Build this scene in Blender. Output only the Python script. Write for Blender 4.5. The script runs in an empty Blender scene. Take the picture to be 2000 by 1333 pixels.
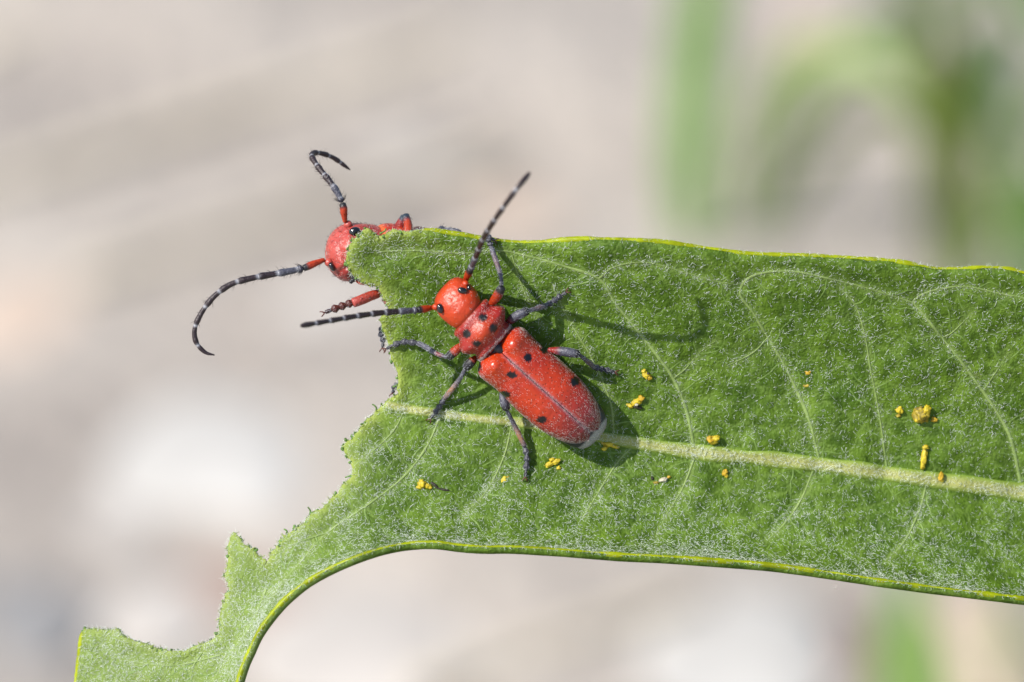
import bpy, bmesh, math, random
import numpy as np
from mathutils import Vector, noise as mnoise
from mathutils.geometry import delaunay_2d_cdt

random.seed(7)
rng = np.random.default_rng(11)
SC = bpy.context.scene
COL = SC.collection

# ------------------------------------------------------------------ camera
PITCH = math.radians(35)
LENS, SENSOR = 150.0, 36.0
FIELD = 57.0                                  # mm of the focal plane across the frame
S = 2000.0 / FIELD                            # photo pixels per mm in the focal plane
D = LENS * FIELD / SENSOR                     # camera to focal plane, mm
FOC = np.array([0.0, 0.0, 0.42])              # height of the leaf above the ground
EU = np.array([1.0, 0, 0]); EV = np.array([0, math.sin(PITCH), math.cos(PITCH)])
EW = np.array([0, -math.cos(PITCH), math.sin(PITCH)])
BAS = np.stack([EU, EV, EW])

cam = bpy.data.cameras.new('camera'); cam_o = bpy.data.objects.new('camera', cam); COL.objects.link(cam_o)
cam.lens = LENS; cam.sensor_width = SENSOR; cam.clip_start = 0.005; cam.clip_end = 200
cam_o.location = Vector(FOC + EW * D * 0.001); cam_o.rotation_euler = (math.pi / 2 - PITCH, 0, 0)
cam.dof.use_dof = True; cam.dof.focus_distance = (D - 1.7) * 0.001; cam.dof.aperture_fstop = 26.0
SC.camera = cam_o

# ------------------------------------------------------------------ sun, sky, exposure
to_sun = -1.0 * EU + 0.70 * EV + 1.05 * EW
to_sun /= np.linalg.norm(to_sun)
W = bpy.data.worlds.new('World'); SC.world = W; W.use_nodes = True
sky = W.node_tree.nodes.new('ShaderNodeTexSky'); sky.sky_type = 'NISHITA'; sky.sun_disc = False
sky.sun_elevation = math.asin(to_sun[2]); sky.sun_rotation = math.atan2(to_sun[0], to_sun[1])
bg = W.node_tree.nodes['Background']; bg.inputs[1].default_value = 0.11
W.node_tree.links.new(sky.outputs[0], bg.inputs[0])
sun = bpy.data.lights.new('sun', 'SUN'); sun.energy = 4.2; sun.angle = math.radians(0.53); sun.color = (1, 0.95, 0.88)
sun_o = bpy.data.objects.new('sun', sun); COL.objects.link(sun_o)
sun_o.rotation_euler = Vector(to_sun).to_track_quat('Z', 'Y').to_euler()
SC.view_settings.view_transform = 'Standard'; SC.view_settings.look = 'None'
SC.view_settings.exposure = 0.6; SC.view_settings.gamma = 1.0; SC.view_settings.use_curve_mapping = False
cy = SC.cycles
cy.use_denoising = True; cy.max_bounces = 8; cy.caustics_reflective = False; cy.caustics_refractive = False
cy.use_adaptive_sampling = False

# ------------------------------------------------------------------ helpers
def lerp(a, b, t): t = np.asarray(t)[..., None]; return a * (1 - t) + b * t
def V2W(p):
    return FOC + np.asarray(p, float) @ BAS * 0.001
def PX(px, py, w=0.0):
    px, py, w = np.broadcast_arrays(np.asarray(px, float), np.asarray(py, float), np.asarray(w, float))
    k = (D - w) / D / S
    return np.stack([(px - 1000) * k, (666.5 - py) * k, w], -1)
def TOPX(p):
    k = (D - p[..., 2]) / D / S
    return np.stack([p[..., 0] / k + 1000, 666.5 - p[..., 1] / k], -1)
def GROUND(px, py, z=0.0):
    d = V2W(PX(px, py)) - np.array(cam_o.location)
    t = (z - cam_o.location[2]) / d[2]
    return np.array(cam_o.location) + d * t

def hsh(ix, iy, s):
    n = np.sin(ix * 127.1 + iy * 311.7 + s * 74.7) * 43758.5453
    return n - np.floor(n)
def vn(x, y, s=0):
    ix, iy = np.floor(x), np.floor(y); fx, fy = x - ix, y - iy
    fx = fx * fx * (3 - 2 * fx); fy = fy * fy * (3 - 2 * fy)
    a = hsh(ix, iy, s) * (1 - fx) + hsh(ix + 1, iy, s) * fx
    b = hsh(ix, iy + 1, s) * (1 - fx) + hsh(ix + 1, iy + 1, s) * fx
    return (a * (1 - fy) + b * fy) * 2 - 1
def catmull(pts, n):
    p = np.asarray(pts, float)
    q = np.vstack([2 * p[0] - p[1], p, 2 * p[-1] - p[-2]])
    out = []
    for i in range(len(p) - 1):
        t = np.linspace(0, 1, n, endpoint=False)[:, None]
        a, b, c, d = q[i], q[i + 1], q[i + 2], q[i + 3]
        out.append(0.5 * (2 * b + (c - a) * t + (2 * a - 5 * b + 4 * c - d) * t ** 2 + (3 * b - a - 3 * c + d) * t ** 3))
    return np.vstack(out + [p[-1:]])
def resample(p, n):
    p = np.asarray(p, float); d = np.r_[0, np.cumsum(np.linalg.norm(np.diff(p[:, :3], axis=0), axis=1))]
    t = np.linspace(0, d[-1], n)
    return np.stack([np.interp(t, d, p[:, k]) for k in range(p.shape[1])], 1)

def empty(name, loc, parent=None, label=None, cat=None, group=None):
    o = bpy.data.objects.new(name, None); COL.objects.link(o); o.empty_display_size = 0.002
    o['_w'] = 0
    loc = np.asarray(loc, float)
    WLOC[o.name] = loc
    if parent: o.parent = parent; o.location = Vector(loc - WLOC[parent.name])
    else: o.location = Vector(loc)
    del o['_w']
    tag(o, label, cat, group)
    return o
WLOC = {}
def tag(o, label=None, cat=None, group=None, kind=None):
    if label: o['label'] = label
    if cat: o['category'] = cat
    if group: o['group'] = group
    if kind: o['kind'] = kind
    return o
def make(name, wv, faces, mat, parent=None, cols=None, kind=None, smooth=True, loc=None):
    """wv world-space metres"""
    wv = np.asarray(wv, float)
    if loc is None: loc = wv.mean(0)
    me = bpy.data.meshes.new(name)
    if isinstance(faces, np.ndarray):
        n, k = faces.shape
        me.vertices.add(len(wv)); me.vertices.foreach_set('co', (wv - loc).astype(np.float32).ravel())
        me.loops.add(n * k); me.loops.foreach_set('vertex_index', faces.astype(np.int32).ravel())
        me.polygons.add(n); me.polygons.foreach_set('loop_start', np.arange(0, n * k, k, dtype=np.int32))
        me.update(calc_edges=True); me.validate()
    else:
        me.from_pydata((wv - loc).tolist(), [], faces); me.update()
    if smooth: me.polygons.foreach_set('use_smooth', np.ones(len(me.polygons), bool))
    if cols is not None:
        a = me.color_attributes.new('Col', 'FLOAT_COLOR', 'POINT')
        c = np.ones((len(wv), 4), np.float32); c[:, :3] = cols
        a.data.foreach_set('color', c.ravel())
    me.materials.append(mat)
    o = bpy.data.objects.new(name, me); COL.objects.link(o)
    WLOC[o.name] = np.asarray(loc, float)
    if parent: o.parent = parent; o.location = Vector(loc - WLOC[parent.name])
    else: o.location = Vector(loc)
    if kind: o['kind'] = kind
    return o

def grid_faces(nr, nc, close_c=True):
    i = np.arange(nr - 1)[:, None]; j = np.arange(nc if close_c else nc - 1)[None, :]
    a = i * nc + j; b = i * nc + (j + 1) % nc
    return np.stack([a, b, b + nc, a + nc], -1).reshape(-1, 4)
def tube(pts, rad, ns=10, flat=1.0):
    """pts Nx3, rad N; ends closed by tiny rings"""
    p = np.asarray(pts, float); r = np.broadcast_to(np.asarray(rad, float), (len(p),)).copy()
    t = np.gradient(p, axis=0); t /= np.linalg.norm(t, axis=1)[:, None]
    ref = np.array([0.13, 0.21, 0.97]); n = np.cross(t, ref); n /= np.linalg.norm(n, axis=1)[:, None]
    b = np.cross(n, t)
    p = np.vstack([p[:1] - t[:1] * r[0] * .35, p, p[-1:] + t[-1:] * r[-1] * .35])
    n = np.vstack([n[:1], n, n[-1:]]); b = np.vstack([b[:1], b, b[-1:]])
    r = np.r_[r[0] * .45, r, r[-1] * .45]
    p = np.vstack([p[:1], p, p[-1:]]); n = np.vstack([n[:1], n, n[-1:]]); b = np.vstack([b[:1], b, b[-1:]])
    r = np.r_[r[0] * .02, r, r[-1] * .02]
    a = np.linspace(0, 2 * math.pi, ns, endpoint=False)
    v = p[:, None] + r[:, None, None] * (np.cos(a)[None, :, None] * n[:, None] + flat * np.sin(a)[None, :, None] * b[:, None])
    return v.reshape(-1, 3), grid_faces(len(p), ns)
def pad(c, ns):      # per-ring colours to per-vertex colours of tube()
    c = np.asarray(c, float); c = np.vstack([c[:1], c[:1], c, c[-1:], c[-1:]])
    return np.repeat(c, ns, 0)

def hair_mesh(P, d, bend, L, R, curl, nseg=4):
    """arrays in mm frame; returns verts and tri faces: 3-sided curved tapering tubes"""
    n = len(P); s = np.linspace(0, 1, nseg + 1)[None, :, None]
    c = np.maximum(curl, 1e-3)[:, None, None]; L_ = L[:, None, None]
    b = np.cross(d, bend); b /= np.linalg.norm(b, axis=1)[:, None] + 1e-9
    e = np.cross(b, d)
    p = P[:, None] + d[:, None] * L_ * np.sin(c * s) / c + e[:, None] * L_ * (1 - np.cos(c * s)) / c
    t = d[:, None] * np.cos(c * s) + e[:, None] * np.sin(c * s)
    nn = np.cross(b[:, None], t)
    r = R[:, None, None] * (1 - 0.75 * s ** 2)
    v = []
    for k in range(3):
        a = 2 * math.pi * k / 3
        v.append(p + r * (math.cos(a) * nn + math.sin(a) * b[:, None]))
    v = np.stack(v, 2)                                    # n, nseg+1, 3, 3
    base = (np.arange(n) * (nseg + 1) * 3)[:, None, None]
    i = np.arange(nseg)[None, :, None] * 3; j = np.arange(3)[None, None, :]; j2 = (j + 1) % 3
    q = np.stack([base + i + j, base + i + j2, base + i + 3 + j2, base + i + 3 + j], -1).reshape(-1, 4)
    return v.reshape(-1, 3), q
def unit(v): return v / (np.linalg.norm(v, axis=-1, keepdims=True) + 1e-12)

# ------------------------------------------------------------------ materials
def mat(name):
    m = bpy.data.materials.new(name); m.use_nodes = True
    nt = m.node_tree
    return m, nt, nt.nodes['Principled BSDF'], nt.nodes['Material Output']
def N(nt, t, **kw):
    n = nt.nodes.new(t)
    for k, v in kw.items():
        if k.startswith('i_'):
            key = k[2:]
            n.inputs[int(key) if key.isdigit() else key].default_value = v
        else: setattr(n, k, v)
    return n
def mmcoord(nt, s=1000.0):
    tc = N(nt, 'ShaderNodeTexCoord'); mp = N(nt, 'ShaderNodeVectorMath', operation='SCALE'); mp.inputs[3].default_value = s
    nt.links.new(tc.outputs['Object'], mp.inputs[0]); return mp.outputs[0]
def ramp(nt, fac, stops):
    r = N(nt, 'ShaderNodeValToRGB'); cr = r.color_ramp
    while len(cr.elements) < len(stops): cr.elements.new(0.5)
    for e, (p, c) in zip(cr.elements, stops): e.position = p; e.color = (*c, 1)
    nt.links.new(fac, r.inputs[0]); return r.outputs[0]
def mixc(nt, fac, a, b, mode='MIX'):
    m = N(nt, 'ShaderNodeMix', data_type='RGBA', blend_type=mode)
    for sck, v in ((0, fac), (6, a), (7, b)):
        if hasattr(v, 'is_linked') or isinstance(v, bpy.types.NodeSocket): nt.links.new(v, m.inputs[sck])
        else: m.inputs[sck].default_value = v if sck == 0 else (*v, 1)
    return m.outputs[2]
def math_(nt, op, a, b=0.0, clamp=False):
    m = N(nt, 'ShaderNodeMath', operation=op, use_clamp=clamp)
    for k, v in ((0, a), (1, b)):
        if isinstance(v, bpy.types.NodeSocket): nt.links.new(v, m.inputs[k])
        else: m.inputs[k].default_value = v
    return m.outputs[0]
def noise_(nt, co, scale, detail=3, rough=.55):
    n = N(nt, 'ShaderNodeTexNoise'); n.inputs['Scale'].default_value = scale; n.inputs['Detail'].default_value = detail
    n.inputs['Roughness'].default_value = rough; nt.links.new(co, n.inputs['Vector']); return n
def bump(nt, h, dist_mm, strength=1.0):
    b = N(nt, 'ShaderNodeBump'); b.inputs['Strength'].default_value = strength; b.inputs['Distance'].default_value = dist_mm * .001
    nt.links.new(h, b.inputs['Height']); return b.outputs[0]

# leaf blade: vertex colour R = near vein, G = near chewed rim, B = paler towards the left end
def leaf_mat():
    m, nt, p, out = mat('leaf'); co = mmcoord(nt)
    at = N(nt, 'ShaderNodeVertexColor', layer_name='Col'); sp = N(nt, 'ShaderNodeSeparateColor'); nt.links.new(at.outputs[0], sp.inputs[0])
    n1 = noise_(nt, co, .35, 4); n2 = noise_(nt, co, 2.6, 3)
    g = ramp(nt, n1.outputs[0], [(.3, (.066, .138, .008)), (.7, (.155, .262, .022))])
    n4 = noise_(nt, co, 1.5, 4, .65)
    g = mixc(nt, ramp(nt, n4.outputs[0], [(.36, (.7, .7, .7)), (.60, (0, 0, 0))]), g, (.026, .064, .003))
    # tertiary net
    wob = N(nt, 'ShaderNodeVectorMath', operation='MULTIPLY_ADD'); nt.links.new(n2.outputs[1], wob.inputs[0])
    wob.inputs[1].default_value = (.5, .5, .5); nt.links.new(co, wob.inputs[2])
    vo = N(nt, 'ShaderNodeTexVoronoi', feature='DISTANCE_TO_EDGE'); vo.inputs['Scale'].default_value = .62; nt.links.new(wob.outputs[0], vo.inputs['Vector'])
    net = math_(nt, 'SUBTRACT', 1.0, math_(nt, 'MULTIPLY', vo.outputs[0], 13.0, True), True)
    g = mixc(nt, math_(nt, 'MULTIPLY', net, .34), g, (.22, .33, .07))
    g = mixc(nt, math_(nt, 'MULTIPLY', sp.outputs[0], .5), g, (.25, .35, .09))
    g = mixc(nt, math_(nt, 'MULTIPLY', sp.outputs[1], .8), g, (.42, .50, .10))
    g = mixc(nt, math_(nt, 'MULTIPLY', sp.outputs[2], .55), g, (.27, .36, .10))
    st = noise_(nt, co, .22, 2); g = mixc(nt, math_(nt, 'MULTIPLY', math_(nt, 'GREATER_THAN', st.outputs[0], .73), .25), g, (.25, .30, .09))
    nt.links.new(g, p.inputs['Base Color']); p.inputs['Roughness'].default_value = .48
    p.inputs['Specular IOR Level'].default_value = .25
    n3 = noise_(nt, co, 7.0, 3)
    h = math_(nt, 'ADD', math_(nt, 'MULTIPLY', n3.outputs[0], .5), math_(nt, 'MULTIPLY', vo.outputs[0], .9))
    nt.links.new(bump(nt, h, .26, .9), p.inputs['Normal'])
    tr = N(nt, 'ShaderNodeBsdfTranslucent'); tc = mixc(nt, .5, g, (.38, .55, .01)); nt.links.new(tc, tr.inputs[0])
    mx = N(nt, 'ShaderNodeMixShader'); mx.inputs[0].default_value = .22
    nt.links.new(p.outputs[0], mx.inputs[1]); nt.links.new(tr.outputs[0], mx.inputs[2]); nt.links.new(mx.outputs[0], out.inputs[0])
    return m
def simple(name, col, rough=.5, trans=0.0, tcol=None, var=.25, vscale=3.0, bmp=.03, bscale=8.0, spec=.5, usecol=False, coat=0.0, mm=1000.0):
    m, nt, p, out = mat(name); co = mmcoord(nt, mm); n = noise_(nt, co, vscale, 3)
    if usecol:
        c0 = N(nt, 'ShaderNodeVertexColor', layer_name='Col').outputs[0]
        c = mixc(nt, math_(nt, 'MULTIPLY', n.outputs[0], var * 1.6), c0, (.30, .25, .30), 'MULTIPLY')
    else:
        dark = tuple(x * (1 - var) for x in col); lite = tuple(min(1, x * (1 + var)) for x in col)
        c = ramp(nt, n.outputs[0], [(.3, dark), (.7, lite)])
    nt.links.new(c, p.inputs['Base Color']); p.inputs['Roughness'].default_value = rough; p.inputs['Specular IOR Level'].default_value = spec
    p.inputs['Coat Weight'].default_value = coat; p.inputs['Coat Roughness'].default_value = .12
    if bmp:
        n2 = noise_(nt, co, bscale, 3); nt.links.new(bump(nt, n2.outputs[0], bmp * 1000 / mm if mm == 1000 else bmp, .8), p.inputs['Normal'])
    if trans:
        tr = N(nt, 'ShaderNodeBsdfTranslucent')
        if tcol: tr.inputs[0].default_value = (*tcol, 1)
        else: nt.links.new(c, tr.inputs[0])
        mx = N(nt, 'ShaderNodeMixShader'); mx.inputs[0].default_value = trans
        nt.links.new(p.outputs[0], mx.inputs[1]); nt.links.new(tr.outputs[0], mx.inputs[2]); nt.links.new(mx.outputs[0], out.inputs[0])
    return m
M_LEAF = leaf_mat()
M_RIB = simple('midrib', (0, 0, 0), .5, .15, (.45, .5, .06), .2, 4, .06, 9, usecol=True)
M_VEIN = simple('side_vein', (.23, .32, .09), .5, .15, (.2, .4, .04), .2, 4, .03, 9)
M_VEINLET = simple('veinlet', (.135, .225, .035), .5, .15, (.2, .4, .04), .25, 4, .03, 9)
M_RIM = simple('leaf_margin', (.44, .50, .008), .42, .6, (.85, .90, .01), .35, .9, .04, 6)
M_HAIR = simple('leaf_hair', (.86, .90, .84), .22, .35, (.80, .90, .74), .06, 2, 0, spec=1.0)
M_CHEW = simple('chewed_bits', (.10, .20, .03), .5, .15, None, .6, 5, .04, 12)
M_SHELL = None
def shell_mat():
    m, nt, p, out = mat('red_shell'); co = mmcoord(nt)
    c0 = N(nt, 'ShaderNodeVertexColor', layer_name='Col').outputs[0]
    n = noise_(nt, co, 1.2, 4); n2 = noise_(nt, co, 9, 2)
    c = mixc(nt, math_(nt, 'MULTIPLY', n.outputs[0], .8), c0, (.55, .40, .9), 'MULTIPLY')
    vo = N(nt, 'ShaderNodeTexVoronoi'); vo.inputs['Scale'].default_value = 5.5; nt.links.new(co, vo.inputs['Vector'])
    pit = math_(nt, 'SUBTRACT', 1.0, math_(nt, 'MULTIPLY', vo.outputs[0], 3.2, True), True)
    c = mixc(nt, math_(nt, 'MULTIPLY', pit, .75), c, (.28, .12, .15), 'MULTIPLY')
    nt.links.new(c, p.inputs['Base Color'])
    p.inputs['Roughness'].default_value = .28; p.inputs['Specular IOR Level'].default_value = .5
    h = math_(nt, 'SUBTRACT', math_(nt, 'MULTIPLY', n2.outputs[0], .35), math_(nt, 'MULTIPLY', pit, .8))
    nt.links.new(bump(nt, h, .04, .9), p.inputs['Normal'])
    return m
M_SHELL = shell_mat()
M_BODY = simple('body_shell', (0, 0, 0), .38, var=.3, vscale=2.5, bmp=.075, bscale=4.5, usecol=True)
M_LIMB = simple('limb_shell', (0, 0, 0), .42, var=.5, vscale=6, bmp=.07, bscale=8, usecol=True)
M_EYE = simple('eye', (.006, .006, .007), .12, var=.1, vscale=10, bmp=.006, bscale=30, coat=.6)
M_WHAIR = simple('pale_hair', (.72, .66, .62), .3, .2, None, .1, 2, 0, spec=.6)
M_GHAIR = simple('grey_hair', (.42, .44, .50), .35, .1, None, .1, 2, 0, spec=.6)
M_BHAIR = simple('dark_hair', (.015, .015, .018), .35, var=.1, bmp=0)

# ------------------------------------------------------------------ ground and background
def ground():
    m, nt, p, out = mat('ground'); co = mmcoord(nt, 1.0)
    n1 = noise_(nt, co, 13, 3, .6); n2 = noise_(nt, co, 90, 4, .6); n3 = noise_(nt, co, 7, 2)
    c = ramp(nt, n1.outputs[0], [(.32, (.25, .225, .20)), (.5, (.36, .325, .285)), (.70, (.475, .43, .375))])
    c = mixc(nt, math_(nt, 'MULTIPLY', n3.outputs[0], .45), c, (.41, .34, .285))
    c = mixc(nt, math_(nt, 'MULTIPLY', n2.outputs[0], .25), c, (.22, .20, .18))
    nt.links.new(c, p.inputs['Base Color']); p.inputs['Roughness'].default_value = .9
    b = N(nt, 'ShaderNodeBump'); b.inputs['Distance'].default_value = .006; nt.links.new(n2.outputs[0], b.inputs['Height']); nt.links.new(b.outputs[0], p.inputs['Normal'])
    # one sheet, finely gridded and uneven near the plant, reaching the horizon
    xs = np.concatenate([[-60, -20, -6, -2.5, -1.2], np.linspace(-.7, .7, 71), [1.2, 2.5, 6, 20, 60]])
    g = np.stack(np.meshgrid(xs, xs, indexing='ij'), -1).reshape(-1, 2)
    z = .006 * vn(g[:, 0] * 14, g[:, 1] * 14, 1) + .004 * vn(g[:, 0] * 40, g[:, 1] * 40, 2)
    z *= np.exp(-(np.hypot(g[:, 0], g[:, 1] - .3) / 1.5) ** 2)
    v = np.column_stack([g[:, 0], g[:, 1] + .4, z])
    o = make('ground', v, grid_faces(len(xs), len(xs), False)[:, ::-1].copy(), m, loc=np.zeros(3), kind='structure')
    return o
ground()

def stone_mesh(c, ax, rot, seed, mat_, name, **tagkw):
    bm = bmesh.new(); bmesh.ops.create_icosphere(bm, subdivisions=3, radius=1)
    v = np.array([x.co[:] for x in bm.verts]); f = np.array([[x.index for x in q.verts] for q in bm.faces]); bm.free()
    d = np.array([mnoise.fractal(Vector(x * 1.1 + seed * 7.3), 1, 2, 3) for x in v])
    v = v * (1 + .28 * d)[:, None]
    v = np.sign(v) * np.abs(v) ** .85
    ca, sa = math.cos(rot), math.sin(rot)
    v = v * np.array(ax); v = np.stack([v[:, 0] * ca - v[:, 1] * sa, v[:, 0] * sa + v[:, 1] * ca, v[:, 2]], 1)
    o = make(name, v + np.array(c), f, mat_, loc=np.array(c)); tag(o, **tagkw); return o
def stone_mat(name, col): return simple(name, col, .8, var=.18, vscale=30, bmp=.001, bscale=120, mm=1.0)
MS = {'white': stone_mat('white_stone', (.45, .432, .40)), 'pale': stone_mat('pale_stone', (.44, .405, .365)), 'pink': stone_mat('pinkish_stone', (.49, .39, .31)),
      'grey': stone_mat('grey_stone', (.215, .21, .205)), 'dark': stone_mat('dark_stone', (.19, .185, .18)), 'brown': stone_mat('brown_stone', (.29, .21, .17))}
STONES = [   # px, py, half width px, half height px, colour, what sets it apart
    (420, 880, 230, 130, 'white', 'largest chalk white stone, below the long curled antenna'), (60, 640, 150, 130, 'pink', 'broad pinkish tan stone beyond the curled antenna tip'),
    (1290, 440, 130, 100, 'white', 'white stone touching the upper leaf margin beside the lone grass blade'), (1430, 1290, 170, 140, 'white', 'big white stone under the lower leaf margin'),
    (1650, 440, 150, 110, 'white', 'white stone framed under the arched pale grass'), (760, 640, 230, 120, 'pale', 'pale beige stone behind the chewed edge and the straight antenna'),
    (420, 130, 260, 60, 'grey', 'long grey slab beside the long pale slab, above the beetles'), (330, 230, 240, 60, 'pale', 'long pale slab between the long grey slab and the flat beige slab'),
    (350, 370, 200, 70, 'pale', 'flat beige slab next to the small dark stone'), (150, 380, 60, 35, 'dark', 'small dark grey stone beside the flat beige slab'),
    (80, 1180, 120, 90, 'grey', 'bluish grey stone beside the lowest tip of the chewed leaf'), (130, 980, 150, 80, 'pale', 'pale stone beside the largest chalk white stone'),
    (480, 1130, 150, 60, 'brown', 'brownish stone inside the deep bite by the leaf spike'), (480, 660, 120, 50, 'pink', 'pinkish stone inside the curl of the long antenna'),
    (700, 1250, 190, 110, 'pale', 'pale stone in the hollow of the curved lower leaf margin'), (1050, 1250, 170, 90, 'pale', 'pale stone below the straight lower leaf margin beside the big white stone'),
    (1240, 200, 90, 140, 'grey', 'upright grey stone beside the lone bright grass blade'), (1000, 130, 110, 110, 'pink', 'pinkish tan stone above the tip of the raised antenna'),
    (1480, 180, 90, 150, 'grey', 'grey stone between the lone grass blade and the arched grass'), (1580, 90, 80, 120, 'pink', 'pinkish tan stone behind the top of the arched grass'),
    (1900, 40, 140, 60, 'pale', 'pale stone behind the dark leafy weed'), (1630, 1250, 60, 130, 'brown', 'narrow brown stone between the big white stone and the low grass'),
    (1930, 1260, 90, 110, 'pink', 'tan stone beside the low grass under the leaf'), (30, 250, 70, 110, 'pink', 'tan stone at the end of the long pale slab'),
    (760, 140, 170, 50, 'pale', 'pale slab between the long grey slab and the stone above the raised antenna'), (800, 320, 170, 60, 'pale', 'pale beige slab behind the two raised antennae'),
    (1740, 230, 90, 60, 'pale', 'small pale stone inside the grass arch by the olive stems'), (60, 840, 90, 60, 'grey', 'grey stone between the broad pinkish stone and the pale stone'),
    (300, 1190, 110, 70, 'pale', 'pale stone in the shallow bite beside the leaf spike'), (960, 420, 140, 70, 'pink', 'pinkish stone just above the hidden beetle knees'),
    (220, 500, 80, 40, 'grey', 'small grey stone near the flat beige slab and curled antenna'), (1240, 1160, 120, 50, 'grey', 'grey stone half hidden by the lower leaf margin')]
KM = GROUND(1000, 666)
mpp = (np.linalg.norm(KM - np.array(cam_o.location)) / (D * .001)) * .001 / S     # metres per photo pixel at the ground
for i, (px, py, hw, hh, cn, lab) in enumerate(STONES):
    c = GROUND(px, py)
    a, b = hw * mpp, hh * mpp / math.sin(PITCH)
    stone_mesh((c[0], c[1], -.002), (a, min(b, 2.2 * a), min(a, b) * .14), random.uniform(-.2, .2), i + 1, MS[cn], 'stone',
               label=lab, cat='stone', group='stones lying on the ground')

def blade(name, base, tip, bow, width, mat_, parent, n=16, face=None):
    """grass blade from base to tip (world metres) bowed by vector bow; V-shaped with real thickness"""
    base, tip, bow = map(np.asarray, (base, tip, bow))
    t = np.linspace(0, 1, n)[:, None]
    p = base * (1 - t) + tip * t + bow * 4 * t * (1 - t)
    tg = unit(np.gradient(p, axis=0))
    fc = unit(np.asarray(face if face is not None else EW) + 0 * p)
    sd = unit(np.cross(tg, fc)); nr = np.cross(sd, tg)
    w = width * .5 * (np.minimum(1, .55 + t * 2) * np.clip((1 - t) * 2.6, .03, 1) ** .7)
    prof = [(-1, .25, 0), (-.5, .05, 0), (0, -.1, 0), (.5, .05, 0), (1, .25, 0), (.5, -.05, -1), (0, -.22, -1), (-.5, -.05, -1)]
    v = np.stack([p + sd * w * a + nr * w * b for a, b, _ in prof], 1).reshape(-1, 3)
    return make(name, v, grid_faces(n, len(prof)), mat_, parent)
MG = {'bright': simple('bright_grass', (.34, .52, .18), .5, .45, (.55, .8, .24), .2, 60, 0, mm=1.0),
      'pale': simple('pale_grass', (.42, .52, .22), .5, .45, (.6, .75, .22), .2, 60, 0, mm=1.0),
      'olive': simple('olive_grass', (.30, .36, .07), .5, .4, (.45, .55, .06), .2, 60, 0, mm=1.0),
      'dark': simple('dark_leaf', (.14, .24, .08), .45, .4, (.3, .5, .1), .25, 60, 0, mm=1.0)}
def up(px, py, px2, py2, z2):     # a base on the ground at a pixel and a tip seen at another pixel, at height z2
    return GROUND(px, py), GROUND(px2, py2, z2)
def blades(spec, label, cat='grass', name='grass_clump', group=None):
    b0 = GROUND(*spec[0][:2]); root = empty(name, b0, None, label, cat, group)
    for (px, py, px2, py2, z2, bow, wmm, mk) in spec:
        a, b = up(px, py, px2, py2, z2)
        blade('blade', a, b, np.array(bow) * .001, wmm * .001, MG[mk], root)
    return root
blades([(1345, 500, 1430, -260, .11, (-3, 0, 4), 11.5, 'bright'), (1365, 520, 1345, -20, .055, (2, 0, 2), 5, 'pale')],
       'broad upright bright green grass blade standing alone on the pale ground')
blades([(1460, 470, 1860, 330, .03, (-2, 0, 38), 6, 'bright'), (1475, 480, 1900, 420, .03, (-6, 5, 45), 7, 'pale'),
        (1500, 470, 1830, 380, .02, (4, 0, 30), 4, 'olive'),
        (1440, 440, 1800, 160, .05, (-10, 0, 26), 4, 'pale')],
       'pale green grass blades bowed over in an arch beside dark leafy weed', group=None)
blades([(1850, 620, 1730, -60, .12, (8, 0, 12), 7, 'olive'), (1830, 560, 1870, -30, .10, (-4, 0, 8), 5, 'olive'), (1835, 640, 1700, 60, .09, (10, 0, 4), 5, 'pale'),
        (1860, 600, 2100, 100, .09, (2, 0, 10), 6, 'pale')],
       'olive green grass stems leaning together above the leaf')
blades([(1990, 640, 1900, 180, .08, (6, 0, 5), 9, 'bright'), (2040, 700, 1990, 300, .06, (4, 0, 5), 8, 'bright'), (2080, 640, 2150, 100, .09, (4, 0, 5), 8, 'bright')],
       'bright green grass blades rising past the end of the leaf')
blades([(1800, 1500, 1790, 1080, .05, (-3, 0, 3), 9, 'bright'), (1840, 1540, 1760, 1120, .05, (3, 0, 3), 6, 'pale'), (1740, 1500, 1720, 1220, .03, (0, 0, 3), 5, 'olive'),
        (1980, 1420, 1950, 1150, .03, (0, 0, 3), 5, 'pale')],
       'green grass blades standing low under the lower leaf margin')
def stalk(a, b, r, label):
    A, B = GROUND(*a), GROUND(*b); t = np.linspace(0, 1, 24)[:, None]
    p = A * (1 - t) + B * t + np.array([0, 0, r * .9 * .001]) + np.array([.002, .001, 0]) * np.sin(t * 9)
    v, f = tube(p, np.linspace(r, r * .7, 24) * .001, 10); o = make('dry_stalk', v, f, M_STRAW, None); tag(o, label, 'stalk')
    return o
M_STRAW = simple('straw', (.56, .49, .38), .6, var=.2, vscale=60, bmp=0, mm=1.0)
stalk((-150, 420), (900, 90), 3.2, 'long dry straw stalk lying across the long pale slab')
stalk((150, 560), (1000, 300), 2.4, 'thin dry straw stalk lying behind the curled antenna')
stalk((-50, 120), (330, -60), 3.0, 'short dry straw stalk lying by the long grey slab')
stalk((820, 1360), (1350, 1180), 2.6, 'dry straw stalk lying on the stones below the leaf')
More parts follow.
